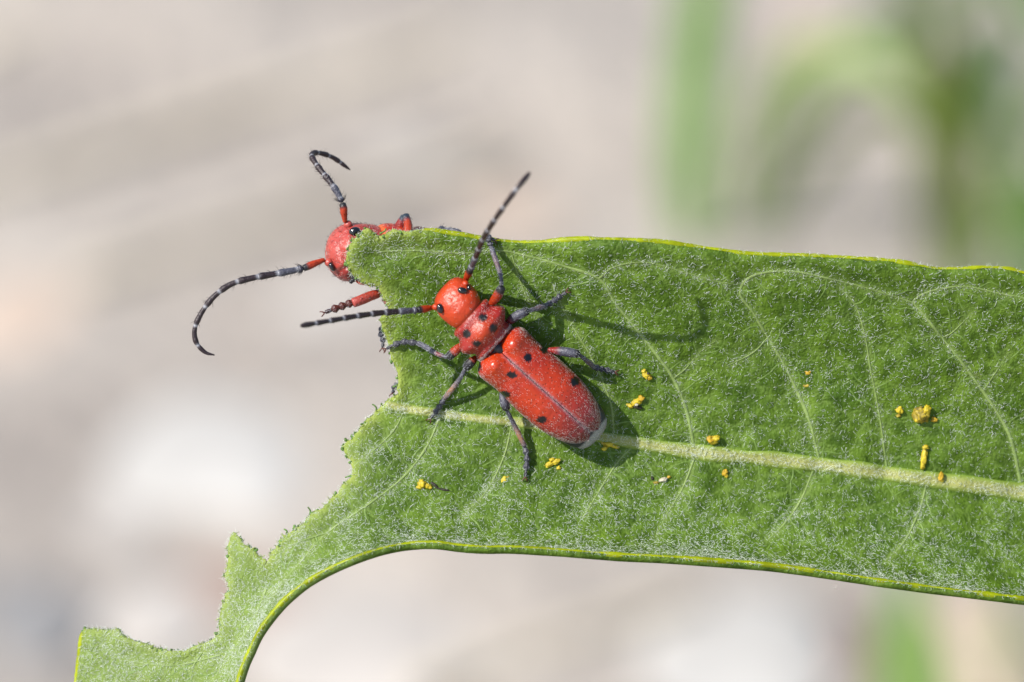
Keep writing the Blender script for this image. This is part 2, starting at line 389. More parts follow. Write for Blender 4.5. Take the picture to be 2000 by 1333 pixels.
# dark leafy weed: stem with broad leaves
def weed(px, py, leaves, label, h=.09):
    b = GROUND(px, py); r = empty('leafy_weed', b, None, label, 'weed')
    top = b + np.array([0.004, 0, h])
    sp = np.linspace(0, 1, 10)[:, None] * (top - b) + b
    v, f = tube(sp, np.linspace(.0016, .0009, 10), 8); make('stem', v, f, MG['olive'], r)
    for (lx, ly, lz, wmm, bw) in leaves:
        tip = GROUND(lx, ly, lz); st = b + (top - b) * min(.98, max(.1, (lz - .012) / h))
        blade('weed_leaf', st, tip, (0, 0, bw * .001), wmm * .001, MG['dark'], r, 12, (EW + np.array([0, 0, 1.2])) / 2)
weed(1880, 470, [(1950, 205, .07, 13, 5), (1850, 230, .06, 10, 4), (2060, 90, .09, 13, 4), (1740, 120, .085, 8, 4), (1830, 330, .03, 7, 4)],
     'dark green leafy weed among pale grass behind the leaf')
weed(1790, 250, [(1720, -40, .06, 12, 4), (1850, 20, .05, 10, 4), (1660, 80, .04, 10, 4)],
     'olive green leafy weed growing above the arched grass', .05)

# ------------------------------------------------------------------ milkweed leaf
MID = [(700, 780), (755, 790), (800, 800), (870, 810), (950, 820), (1020, 826), (1100, 838), (1200, 858), (1300, 875), (1400, 888), (1500, 897),
       (1600, 908), (1700, 921), (1800, 935), (1900, 948), (2000, 962), (2200, 985), (2500, 1005), (2850, 1005), (3000, 1000)]
MIDa = np.array(MID, float)
TOPM = [(822, 450), (850, 452), (880, 457), (910, 461), (940, 467), (980, 472), (1020, 475), (1060, 474), (1100, 470), (1150, 468), (1200, 469), (1250, 471),
        (1300, 475), (1350, 482), (1400, 489), (1450, 496), (1500, 499), (1560, 500), (1620, 503), (1700, 508), (1750, 512), (1800, 521), (1830, 526),
        (1880, 526), (1930, 524), (1970, 527), (2000, 535), (2050, 550), (2150, 580), (2300, 640), (2500, 740), (2700, 860), (2850, 960)]
LOWM = [(2850, 1045), (2650, 1120), (2450, 1175), (2250, 1190), (2100, 1180), (2000, 1170), (1900, 1158), (1800, 1146), (1700, 1132), (1600, 1117), (1500, 1104),
        (1400, 1096), (1300, 1089), (1200, 1084), (1100, 1076), (1000, 1070), (950, 1070), (900, 1067), (850, 1061), (800, 1063), (750, 1072), (700, 1088),
        (650, 1109), (600, 1137), (560, 1169), (530, 1202), (505, 1237), (488, 1272), (475, 1302), (462, 1345), (450, 1400), (430, 1470), (390, 1540), (330, 1590)]
LEFTM = [(330, 1590), (250, 1570), (180, 1500), (150, 1420), (148, 1350), (153, 1300), (158, 1260), (162, 1234)]
CHEW = [(162, 1234), (185, 1229), (210, 1231), (230, 1229), (247, 1243), (270, 1252), (300, 1262), (330, 1270), (360, 1274), (375, 1265), (395, 1258), (410, 1250),
        (425, 1235), (430, 1210), (436, 1180), (441, 1150), (440, 1120), (444, 1090), (443, 1065), (455, 1042), (468, 1052), (478, 1066), (495, 1074), (508, 1086),
        (521, 1096), (535, 1075), (552, 1050), (568, 1036), (590, 1024), (605, 1008), (640, 985), (665, 960), (680, 940), (691, 924), (685, 905), (672, 885),
        (667, 870), (682, 856), (700, 842), (720, 819), (733, 804), (753, 788), (779, 770), (775, 753), (774, 727), (763, 697), (753, 661), (748, 648), (742, 625),
        (758, 608), (754, 588), (737, 565), (708, 551), (694, 540), (683, 525), (678, 505), (683, 480), (702, 462), (720, 451), (745, 460), (771, 448), (797, 458), (822, 450)]
def dens(pts, step=5.0):
    p = catmull(pts, 12); L = np.linalg.norm(np.diff(p, axis=0), axis=1).sum(); return resample(p, max(2, int(L / step)))
TOPd, LOWd, LEFTd = dens(TOPM, 7), dens(LOWM, 7), dens(LEFTM, 7)
chp = np.array(CHEW, float); L = np.linalg.norm(np.diff(chp, axis=0), axis=1).sum()
CHd = resample(chp, int(L / 3.5))
tt = np.arange(len(CHd)); tg = unit(np.gradient(CHd, axis=0)); nrm = np.stack([-tg[:, 1], tg[:, 0]], 1)
amp = np.clip(.55 + 1.1 * vn(tt * .045, tt * 0 + 5.5, 9), .1, 1.6)
jit = 3.4 * vn(tt * .16, tt * 0 + 3.1, 3) + amp * (2.6 * vn(tt * .38, tt * 0 + 3.1, 3) + 2.8 * vn(tt * .9, tt * 0 + 9.1, 4))
jit[[0, -1]] = 0
CHd = CHd + nrm * jit[:, None]
OUT = np.vstack([TOPd[:-1], [(2900, 985), (2900, 1025)], LOWd[:-1], LEFTd[:-1], CHd[:-1]])

def pdist(px, py, line):
    px = np.atleast_1d(np.asarray(px, float)); py = np.atleast_1d(np.asarray(py, float))
    o = np.full(px.shape, 1e9)
    for a in range(0, len(line) - 1, 64):
        A = line[a:a + 65]; B = A[1:]; A = A[:-1]; dv = B - A; l2 = (dv ** 2).sum(1) + 1e-9
        qx = px[..., None] - A[:, 0]; qy = py[..., None] - A[:, 1]
        t = np.clip((qx * dv[:, 0] + qy * dv[:, 1]) / l2, 0, 1)
        o = np.minimum(o, np.hypot(qx - t * dv[:, 0], qy - t * dv[:, 1]).min(-1))
    return o
VLN = []
def leafw(px, py):
    px = np.atleast_1d(np.asarray(px, float)); py = np.atleast_1d(np.asarray(py, float))
    ym = np.interp(px, MIDa[:, 0], MIDa[:, 1])
    d = (ym - py) / S
    u_ = np.clip(d, 0, 12); e = np.clip(-d, 0, None); e = 8 * np.tanh(e / 8)
    w = .10 * u_ + .026 * u_ ** 2 + .12 * e + .036 * e ** 2
    for q, dep, wd in VLN: w = w - dep * np.exp(-(pdist(px, py, q) / wd) ** 2)
    w += 1.7 * np.exp(-pdist(px, py, LOWd) / 24.0)
    w += -.45 * np.exp(-pdist(px, py, TOPd) / 14.0)
    w += -.0022 * np.clip(px - 1150, 0, None) + .0075 * np.clip(px - 700, None, 0)
    w += .32 * vn(px / 210 + .3, py / 170, 5) + .11 * vn(px / 62, py / 55, 6) + .06 * vn(px / 25, py / 22, 7)
    return w
def LP(px, py, h=0.0):
    px = np.atleast_1d(np.asarray(px, float)); py = np.atleast_1d(np.asarray(py, float))
    return PX(px, py, leafw(px, py) + h)

VEINS = [  # px points, width px at the start
    ([(1355, 872), (1340, 800), (1315, 740), (1280, 690), (1240, 640), (1200, 590), (1170, 545), (1100, 520), (1040, 503), (975, 490), (900, 495), (820, 490), (740, 492)], 11),
    ([(1170, 545), (1200, 522), (1260, 513), (1330, 530), (1400, 550), (1440, 557)], 7),
    ([(1600, 898), (1580, 820), (1555, 760), (1530, 710), (1500, 660), (1470, 610), (1445, 572), (1470, 540), (1540, 530), (1620, 545), (1700, 565), (1785, 592)], 11),
    ([(1732, 915), (1722, 840), (1712, 780), (1700, 720), (1690, 660), (1672, 600), (1640, 560)], 7),
    ([(1995, 950), (1975, 860), (1950, 810), (1920, 765), (1880, 710), (1840, 660), (1800, 610), (1785, 590), (1810, 572), (1880, 560), (1960, 575), (2050, 590)], 11),
    ([(1200, 850), (1193, 790), (1175, 740), (1150, 690), (1120, 640), (1098, 600), (1080, 560)], 8),
    ([(1315, 740), (1340, 720), (1365, 690), (1400, 665)], 5),
    ([(1920, 765), (1950, 720), (1970, 690)], 5),
    ([(1840, 660), (1860, 650), (1900, 610)], 5),
    ([(1500, 660), (1470, 690), (1420, 715)], 5),
    ([(1000, 500), (1020, 560), (1060, 640)], 5),
    ([(2300, 990), (2260, 900), (2190, 800), (2100, 700), (2040, 620)], 10),
    ([(1240, 868), (1205, 905), (1170, 960), (1140, 1010)], 7),
    ([(1358, 890), (1335, 950), (1300, 1010), (1280, 1050)], 8),
    ([(1590, 915), (1565, 975), (1535, 1020), (1500, 1055)], 8),
    ([(1810, 945), (1795, 1000), (1765, 1060), (1730, 1095)], 8),
    ([(1000, 826), (985, 890), (950, 960), (900, 1010)], 7),
    ([(860, 812), (835, 870), (790, 930), (720, 985), (640, 1040), (575, 1110), (530, 1160)], 9),
    ([(790, 800), (770, 840), (730, 880), (700, 905)], 6),
    ([(640, 1040), (560, 1070), (530, 1110)], 5),
    ([(520, 1150), (490, 1220), (440, 1290), (400, 1360)], 8),
    ([(430, 1280), (340, 1300), (250, 1290), (200, 1265)], 6),
    ([(395, 1275), (375, 1310), (365, 1400)], 6)]
VLN = [(dens(v[0], 14), .014 * v[1], 9 + 1.1 * v[1]) for v in VEINS]
leaf = empty('milkweed_leaf', V2W(PX(2850, 1000, leafw(2850, 1000)[0])), None,
             'large fuzzy green leaf with chewed ragged end and pale midrib', 'leaf')

def build_blade():
    step = 8.0
    xs = np.arange(140, 2900, step); ys = np.arange(440, 1600, step)
    gx, gy = np.meshgrid(xs, ys); gx = gx + (np.arange(len(ys)) % 2)[:, None] * step * .5
    pts = np.column_stack([gx.ravel(), gy.ravel()]) + rng.uniform(-1.5, 1.5, (gx.size, 2))
    # inside test
    def inside(q):
        x, y = q[:, 0], q[:, 1]; ins = np.zeros(len(q), bool); j = len(OUT) - 1
        for i in range(len(OUT)):
            xi, yi = OUT[i]; xj, yj = OUT[j]
            ins ^= ((yi > y) != (yj > y)) & (x < (xj - xi) * (y - yi) / (yj - yi + 1e-12) + xi); j = i
        return ins
    pts = pts[inside(pts)]
    pts = pts[pdist(pts[:, 0], pts[:, 1], OUT) > 4.0]
    allp = np.vstack([OUT, pts])
    r = delaunay_2d_cdt([Vector(p) for p in allp], [], [list(range(len(OUT)))], 1, 1e-5, False)
    v2 = np.array([v[:] for v in r[0]]); tri = []
    for f in r[2]:
        a, b, c = [v2[k] for k in f[:3]]
        ar = (b[0] - a[0]) * (c[1] - a[1]) - (b[1] - a[1]) * (c[0] - a[0])
        tri.append(list(f) if ar < 0 else list(f)[::-1])          # facing the camera in v-up space
    tri = np.array(tri)
    tri = tri[inside(v2[tri].mean(1))]
    return v2, tri
v2, tri = build_blade()
FR = LP(v2[:, 0], v2[:, 1])
def vnormals(P, T):
    n = np.zeros_like(P); fn = np.cross(P[T[:, 1]] - P[T[:, 0]], P[T[:, 2]] - P[T[:, 0]])
    for k in range(3): np.add.at(n, T[:, k], fn)
    return unit(n), fn
NR, FN = vnormals(FR, tri)
if NR[:, 2].mean() < 0: tri = tri[:, ::-1].copy(); NR, FN = vnormals(FR, tri)
VL = [dens(v[0], 9) for v in VEINS] + [dens(MID, 9)]
def vdist(x, y): return np.min([pdist(x, y, q) for q in VL], 0)
vd = vdist(v2[:, 0], v2[:, 1]); cd = pdist(v2[:, 0], v2[:, 1], CHd)
thick = .38 * np.clip(.4 + cd / 20, .4, 1)
BK = FR - NR * thick[:, None]
nF = len(FR)
ed = {}
for t in tri:
    for a, b in ((t[0], t[1]), (t[1], t[2]), (t[2], t[0])): ed[(a, b)] = 1
side = [(a, b) for (a, b) in ed if (b, a) not in ed]
sf = np.array([[b, a, nF + a] for a, b in side] + [[b, nF + a, nF + b] for a, b in side])
faces = np.vstack([tri, tri[:, ::-1] + nF, sf])
chn = vn(v2[:, 0] / 9, v2[:, 1] / 9, 12) * .5 + .5
cols = np.stack([np.exp(-(vd / 7.0) ** 2), np.exp(-(cd / 13.0)) * (.5 + .7 * chn), np.clip((780 - v2[:, 0]) / 380, 0, 1)], 1)
make('blade', V2W(np.vstack([FR, BK])), faces, M_LEAF, leaf, np.vstack([cols, cols]))

def ribbon(pts, width, height, sink=.06, nc=9, wob=.32, wfr=.35):
    p = catmull(pts, 8); L = np.linalg.norm(np.diff(p, axis=0), axis=1).sum(); p = resample(p, int(max(6, L / 6)))
    n = len(p); w = np.interp(np.linspace(0, 1, n), np.linspace(0, 1, len(width)), width) * (1 + wob * vn(np.arange(n) * wfr, np.full(n, 2.2 + pts[0][0]), 21))
    tg = unit(np.gradient(p, axis=0)); nr = np.stack([-tg[:, 1], tg[:, 0]], 1)
    a = np.linspace(-1, 1, nc)
    q = p[:, None] + nr[:, None] * (a * .5)[None, :, None] * w[:, None, None]
    base = leafw(p[:, 0], p[:, 1])[:, None]
    loc_ = leafw(q[..., 0].ravel(), q[..., 1].ravel()).reshape(q.shape[:2])
    hgt = height * np.sqrt(np.clip(1 - a ** 2, 0, 1))[None, :] * (w / max(width))[:, None] - sink * (np.abs(a) > .95)[None, :]
    v = PX(q[..., 0], q[..., 1], loc_ + hgt)
    return v.reshape(-1, 3), grid_faces(n, nc, False)
v, f = ribbon(MID[1:], [20, 24, 29, 34, 38, 42, 47, 53, 60], .36, wob=.16, wfr=.11); 
aa = np.abs(np.tile(np.linspace(-1, 1, 9), len(v) // 9))[:, None]
make('midrib', V2W(v), f, M_RIB, leaf, (lerp(np.array([.40, .42, .12]), np.array([.20, .33, .03]), np.clip((aa[:, 0] - .25) / .7, 0, 1))))
for pts, w0 in VEINS:
    v, f = ribbon(pts, [w0 * .62, w0 * .5, w0 * .28], .045, .05, 7, .4, .3); make('side_vein', V2W(v), f, M_VEIN, leaf)
# fine net of veinlets between the side veins
def veinlets():
    r = np.random.default_rng(91); vs, fs, o = [], [], 0
    for pts, w0 in VEINS + [(MID[1:17], 14)]:
        p = dens(pts, 1.0); L = len(p)
        for k in range(20, L - 10, 44 if w0 < 14 else 60):
            k = int(np.clip(k + r.integers(-10, 10), 1, L - 2)); tg = unit(p[k + 1] - p[k - 1])
            for sg in (-1, 1):
                if r.random() < .25: continue
                a = sg * r.uniform(.75, 1.35); d = np.array([tg[0] * math.cos(a) - tg[1] * math.sin(a), tg[0] * math.sin(a) + tg[1] * math.cos(a)])
                q = [p[k]]; n = r.integers(3, 7)
                for _ in range(n):
                    b = r.normal(0, .35); d = np.array([d[0] * math.cos(b) - d[1] * math.sin(b), d[0] * math.sin(b) + d[1] * math.cos(b)]); q.append(q[-1] + d * r.uniform(10, 17))
                q = np.array(q)
                if q[:, 0].max() > 2100 or q[:, 0].min() < 170: continue
                ok = (q[:, 1] > np.interp(q[:, 0], TOPd[:, 0], TOPd[:, 1]) + 8).all() and pdist(q[:, 0], q[:, 1], LOWd).min() > 9 and pdist(q[:, 0], q[:, 1], CHd).min() > 12
                if not ok: continue
                v, f = ribbon(q, [5, 4, 2], .014, .03, 5, .4, .4); vs.append(v); fs.append(f + o); o += len(v)
    make('veinlets', V2W(np.vstack(vs)), np.vstack(fs), M_VEINLET, leaf, kind='stuff')
veinlets()
def rim(pl, r0, name):
    p = resample(pl, len(pl) * 2); n = len(p)
    w = leafw(p[:, 0], p[:, 1]) - .16
    q = PX(p[:, 0], p[:, 1], w); r = r0 * (1 + .30 * vn(np.arange(n) * .10, np.full(n, 7.7), 30) + .12 * vn(np.arange(n) * .45, np.full(n, 1.7), 31))
    r[:3] *= [.4, .7, .9]; r[-3:] *= [.9, .7, .4]
    v, f = tube(q, r, 10); make(name, V2W(v), f, M_RIM, leaf)
rim(TOPd, .16, 'leaf_margin'); rim(LOWd, .145, 'leaf_margin'); rim(LEFTd, .16, 'leaf_margin')
# petiole and stem beyond the frame
pt = np.array([PX(x, y, w) for x, y, w in ((2830, 1003, leafw(2830, 1003)[0] - .4), (2950, 990, -4), (3050, 1000, -5.5), (3120, 1040, -6.5))])
v, f = tube(catmull(pt, 6), np.linspace(.9, 1.3, 19), 12); make('petiole', V2W(v), f, M_VEIN, leaf)
w0 = V2W(pt[-1]); z = np.linspace(0, .62, 40)
st = np.stack([w0[0] + .004 * np.sin(z * 9) - .004 * math.sin(w0[2] * 9) + .003, np.full(40, w0[1]) + .0, z - .01], 1)
v, f = tube(st, np.linspace(.0042, .0028, 40), 14)
stem = make('stem', v, f, simple('stem_green', (.16, .28, .06), .5, var=.2, vscale=.4), leaf)

# leaf fuzz
def leaf_hairs(n, lo, hi, rad, seed):
    r = np.random.default_rng(seed)
    ar = np.linalg.norm(FN, axis=1); cen = v2[tri].mean(1)
    wgt = ar * ((cen[:, 0] < 2150) & (cen[:, 1] < 1420))
    vdt = vdist(cen[:, 0], cen[:, 1]); lowd = pdist(cen[:, 0], cen[:, 1], LOWd)
    patch = .30 + 1.4 * np.clip(vn(cen[:, 0] / 45, cen[:, 1] / 40, 41) * .5 + .5, 0, 1)
    wgt = wgt * patch * (1 + 2.2 * np.exp(-vdt / 6) + 1.2 * np.exp(-lowd / 60) + 3.5 * np.exp(-lowd / 14) + 1.6 * np.clip((760 - cen[:, 0]) / 250, 0, 1) + .8 * np.clip((cen[:, 1] - np.interp(cen[:, 0], MIDa[:, 0], MIDa[:, 1]) - 40) / 90, 0, 1))
    ti = r.choice(len(tri), n, p=wgt / wgt.sum())
    a, b = r.random((2, n)); k = a + b > 1; a[k] = 1 - a[k]; b[k] = 1 - b[k]
    T = tri[ti]; P = FR[T[:, 0]] + a[:, None] * (FR[T[:, 1]] - FR[T[:, 0]]) + b[:, None] * (FR[T[:, 2]] - FR[T[:, 0]])
    Nn = unit(NR[T].mean(1)); ang = r.uniform(0, 2 * math.pi, n)
    tx = unit(np.cross(Nn, [0.1, 1, 0.05])); ty = np.cross(Nn, tx)
    tan = np.cos(ang)[:, None] * tx + np.sin(ang)[:, None] * ty
    lift = r.uniform(.25, 1.3, n)[:, None]
    d = unit(tan + lift * Nn); ang2 = ang + r.normal(0, 1.0, n)
    bend = unit(np.cos(ang2)[:, None] * tx + np.sin(ang2)[:, None] * ty - r.uniform(.1, .9, n)[:, None] * Nn)
    Lh = r.uniform(lo, hi, n) ; R = rad * r.uniform(.7, 1.2, n)
    # midrib stands proud: lift those roots
    pp = TOPX(P); md = np.abs(np.interp(pp[:, 0], MIDa[:, 0], MIDa[:, 1]) - pp[:, 1]); P = P + Nn * (.28 * (md < 15))[:, None]
    return hair_mesh(P - Nn * .02, d, bend, Lh, R, r.uniform(.8, 3.6, n))
v, f = leaf_hairs(50000, .12, .31, .0090, 5)
make('leaf_hair', V2W(v), f, M_HAIR, leaf, kind='stuff')
v, f = leaf_hairs(7000, .22, .44, .0105, 6)
make('leaf_hair', V2W(v), f, M_HAIR, leaf, kind='stuff')
# hairs fringing the margins
def edge_hairs(line, n, seed, lo=.12, hi=.32):
    r = np.random.default_rng(seed); p = line[(line[:, 0] < 2100) & (line[:, 1] < 1400)]
    i = r.integers(0, len(p), n); q = p[i] + r.uniform(-4, 4, (n, 2)); P = PX(q[:, 0], q[:, 1], leafw(q[:, 0], q[:, 1]) - .15)
    d = unit(r.normal(0, 1, (n, 3))); b = unit(r.normal(0, 1, (n, 3)))
    return hair_mesh(P, d, b, r.uniform(lo, hi, n), np.full(n, .008), r.uniform(.3, 1.8, n), 3)
v, f = edge_hairs(np.vstack([LOWd, TOPd, CHd]), 5000, 8); make('edge_hair', V2W(v), f, M_HAIR, leaf, kind='stuff')
# shreds along the chewed edge
def blob(c, ax, seed, sub=2, amp=.35, rot=None):
    bm = bmesh.new(); bmesh.ops.create_icosphere(bm, subdivisions=sub, radius=1)
    v = np.array([x.co[:] for x in bm.verts]); f = np.array([[x.index for x in q.verts] for q in bm.faces]); bm.free()
    d = np.array([mnoise.fractal(Vector(x * 1.4 + seed * 3.7), 1, 2, 3) + (.5 * mnoise.noise(Vector(x * 5.5 + seed)) if sub > 2 else 0) for x in v]); v = v * (1 + amp * d)[:, None] * np.array(ax)
    if rot is not None:
        ca, sa = math.cos(rot), math.sin(rot); v = np.stack([v[:, 0] * ca - v[:, 1] * sa, v[:, 0] * sa + v[:, 1] * ca, v[:, 2]], 1)
    return v + np.asarray(c), f
vs, fs, o = [], [], 0
for k in range(190):
    q = CHd[random.randrange(len(CHd))]; s_ = random.choice([.05, .06, .08, .1])
    q = q + np.array([random.uniform(-3, 3), random.uniform(-3, 3)])
    c = PX(q[0], q[1], leafw(q[0], q[1])[0] - random.uniform(0, .25))
    v, f = blob(c, (s_ * random.uniform(.7, 1.8), s_, s_), k, 1, .5, random.uniform(0, 3)); vs.append(v); fs.append(f + o); o += len(v)
make('chewed_shreds', V2W(np.vstack(vs)), np.vstack(fs), M_CHEW, leaf, kind='stuff')
vs, fs, o = [], [], 0
for (x, y, dx, dy) in ((690, 925, -16, 8), (605, 1005, -4, -14), (560, 1040, -6, -6), (425, 1237, 4, -6), (745, 455, 8, -8), (735, 800, -8, -10), (775, 752, -8, 4)):
    p = np.array([PX(x + dx * t + 3 * math.sin(3 * t), y + dy * t, leafw(x, y)[0] - .1) for t in np.linspace(-.2, 1, 6)])
    v, f = tube(p, .045, 6); vs.append(v); fs.append(f + o); o += len(v)
make('torn_fibres', V2W(np.vstack(vs)), np.vstack(fs), M_CHEW, leaf, kind='stuff')

r_ = np.random.default_rng(17); k_ = r_.integers(2, len(CHd) - 2, 420); k_ = k_[vn(k_ * .05, k_ * 0 + 2.5, 14) > -.35]
tg_ = unit(CHd[k_ + 1] - CHd[k_ - 1]); on_ = np.stack([tg_[:, 1], -tg_[:, 0]], 1); test = pdist(CHd[k_, 0] + on_[:, 0] * 14, CHd[k_, 1] + on_[:, 1] * 14, v2[tri[:, 0]][::3]) < 9
on_[test] *= -1; n_ = len(k_)
P_ = PX(CHd[k_, 0], CHd[k_, 1], leafw(CHd[k_, 0], CHd[k_, 1]) - r_.uniform(0, .3, n_)); d_ = unit(np.column_stack([on_[:, 0], -on_[:, 1], r_.normal(0, .4, n_)]) + r_.normal(0, .5, (n_, 3)))
v, f = hair_mesh(P_ - d_ * .06, d_, unit(r_.normal(0, 1, (n_, 3))), r_.uniform(.1, .34, n_), r_.uniform(.018, .05, n_), r_.uniform(.3, 2.2, n_), 4)
make('frayed_tissue', V2W(v), f, simple('frayed_tissue', (.34, .42, .12), .5, .3, None, .5, 2.5, 0), leaf, kind='stuff')

# ------------------------------------------------------------------ beetles
RED = np.array([.48, .042, .005]); CRIM = np.array([.31, .018, .014]); BLK = np.array([.010, .010, .012]); GRY = np.array([.085, .088, .115])
WHT = np.array([.55, .57, .60]); ORG = np.array([.75, .13, .01]); BRN = np.array([.10, .02, .012])
class Frame:
    def __init__(s, O, ex, ez):
        s.O = np.asarray(O, float); s.ex = unit(np.asarray(ex, float)); ez = np.asarray(ez, float)
        s.ez = unit(ez - s.ex * (ez @ s.ex)); s.ey = np.cross(s.ez, s.ex)
    def __call__(s, p): p = np.asarray(p, float); return s.O + p[..., :1] * s.ex + p[..., 1:2] * s.ey + p[..., 2:3] * s.ez
def loft(stn, nx, na, sq=.92):
    stn = np.array(stn, float)[::-1] if stn[0][0] > stn[-1][0] else np.array(stn, float)
    x0, x1 = stn[0, 0], stn[-1, 0]
    u = np.linspace(0, 1, nx); u = .5 - .5 * np.cos(u * math.pi) * (1 - .0) if False else u
    # finer steps at both ends
    x = x0 + (x1 - x0) * (u + -.08 * np.sin(2 * math.pi * u))
    def cub(k):
        xs, ys = stn[:, 0], stn[:, k]; m = np.zeros(len(xs)); h = np.diff(xs); dl = np.diff(ys) / h
        for i in range(1, len(xs) - 1):
            if dl[i - 1] * dl[i] > 0: m[i] = 2 * dl[i - 1] * dl[i] / (dl[i - 1] + dl[i])
        m[0], m[-1] = dl[0], dl[-1]
        i = np.clip(np.searchsorted(xs, x) - 1, 0, len(xs) - 2); t = (x - xs[i]) / h[i]
        return ((2 * t ** 3 - 3 * t ** 2 + 1) * ys[i] + (t ** 3 - 2 * t ** 2 + t) * h[i] * m[i] + (-2 * t ** 3 + 3 * t ** 2) * ys[i + 1] + (t ** 3 - t ** 2) * h[i] * m[i + 1])
    yc, hw, zt, zb = cub(1), cub(2), cub(3), cub(4)
    a = np.linspace(0, 2 * math.pi, na, endpoint=False); ca, sa = np.cos(a), np.sin(a)
    ca = np.sign(ca) * np.abs(ca) ** sq; sa = np.sign(sa) * np.abs(sa) ** sq
    Y = yc[:, None] + hw[:, None] * ca; Z = ((zt + zb) / 2)[:, None] + ((zt - zb) / 2)[:, None] * sa
    X = np.repeat(x[:, None], na, 1)
    return np.stack([X, Y, Z], -1), np.sin(a)
def spots(pV, lst, jag=1.6):
    q = TOPX(pV); m = np.zeros(len(pV))
    nz = vn(q[:, 0] * .55, q[:, 1] * .55, 51) * jag
    for (x, y, rx, ry) in lst:
        dd = np.hypot((q[:, 0] - x) / rx, (q[:, 1] - y) / ry) * min(rx, ry)
        m = np.maximum(m, np.clip((min(rx, ry) + nz - dd) / 1.6 + .5, 0, 1))
    return m
def lerp(a, b, t): t = np.asarray(t)[..., None]; return a * (1 - t) + b * t
def surf(pV, px, py, r=7):
    q = TOPX(pV); k = np.hypot(q[:, 0] - px, q[:, 1] - py) < r
    return pV[k, 2].max() if k.any() else 0.0
def normals_of(o):
    n = np.zeros(len(o.data.vertices) * 3, np.float32); o.data.vertex_normals.foreach_get('vector', n); n = n.reshape(-1, 3)
    return n @ BAS.T           # world to mm frame

def segs(parent, chain, rads, colfn, name, ns=12, n=24, mat_=None):
    """one limb segment: chain in mm frame, radii profile, colours by t"""
    p = resample(catmull(chain, 8), n) if len(chain) > 2 else resample(np.asarray(chain, float), n)
    t = np.linspace(0, 1, n); r = np.interp(t, np.linspace(0, 1, len(rads)), rads)
    v, f = tube(p, r, ns); c = pad(np.array([colfn(x) for x in t]), ns)
    return make(name, V2W(v), f, mat_ or M_LIMB, parent, c), p, r
def limb_fuzz(parent, p, r, n, mt, lo, hi, rad, seed, name, back=.6, up_=.6):
    g = np.random.default_rng(seed); i = g.integers(0, len(p), n)
    t = unit(np.gradient(p, axis=0))[i]; a = unit(g.normal(0, 1, (n, 3))); a = unit(a - t * (a * t).sum(1)[:, None])
    P = p[i] + t * g.uniform(-.5, .5, n)[:, None] * np.linalg.norm(p[1] - p[0]) + a * (r[i] * .95)[:, None]
    d = unit(a * up_ + t * back + g.normal(0, .15, (n, 3))); b = unit(t + g.normal(0, .3, (n, 3)))
    v, f = hair_mesh(P, d, b, g.uniform(lo, hi, n), np.full(n, rad), g.uniform(.1, .7, n), 3)
    make(name, V2W(v), f, mt, parent, kind='stuff')
def antenna(parent, pts, nsegm, scape_frac, seed, r0, r1, setae=0, curly=False, tipknob=False):
    """pts (px,py,w)"""
    P = np.array([PX(*q) for q in pts]); P = resample(catmull(P, 12), 240)
    ant = empty('antenna', V2W(P[0]), parent)
    b0 = int(scape_frac * 240)
    def scol(t): return lerp(RED, BLK * 2, np.clip((t - .72) / .15, 0, 1))
    o, p, r = segs(ant, P[:b0:4], [.12, .16, .20, .215, .18], scol, 'scape', 12, 20)
    if setae: limb_fuzz(ant, p, r, setae // 3, M_BHAIR, .14, .32, .010, seed + 1, 'bristles')
    cuts = np.linspace(b0, 239, nsegm + 1); cuts[1] = b0 + 6; cuts[2:] = np.linspace(b0 + 6, 239, nsegm)[1:]
    for k in range(nsegm):
        a, b = int(cuts[k]), int(cuts[k + 1]); q = P[a:b + 1]
        f0 = (a - b0) / (240 - b0); rr = r0 + (r1 - r0) * f0
        last = k == nsegm - 1; grey = k <= 1
        def fcol(t, grey=grey, k=k, last=last):
            body = GRY if grey else lerp(BLK * 1.6, np.array([.045, .018, .02]), .5)
            w = math.exp(-(t / .11) ** 4) * .9 if k > 0 else 0
            w = max(w, math.exp(-((1 - t) / .05) ** 4) * .7 if not last else 0)
            return lerp(body, WHT * .8, w)
        prof = [rr * .8, rr * .93, rr * .95, rr, rr * 1.12, rr * .9] if not last else ([rr * .8, rr, rr * 1.15, rr * 1.1, rr * .7] if tipknob else [rr * .8, rr, rr * .85, rr * .6, rr * .25])
        if k == 0: prof = [rr * .8, rr * 1.15, rr * .9]
        o, p, r = segs(ant, resample(q, 12), prof, fcol, 'antenna_segment', 12, 18)
        if setae and k < nsegm - 2: limb_fuzz(ant, p, r, max(3, setae // (k + 2)), M_BHAIR, .14, .36, .0095, seed + 5 + k, 'bristles', .5, .8)
        if k == 1 or k == 2: limb_fuzz(ant, p, r, 60, M_GHAIR, .05, .1, .008, seed + 40 + k, 'grey_down', 1.2, .25)
    return ant
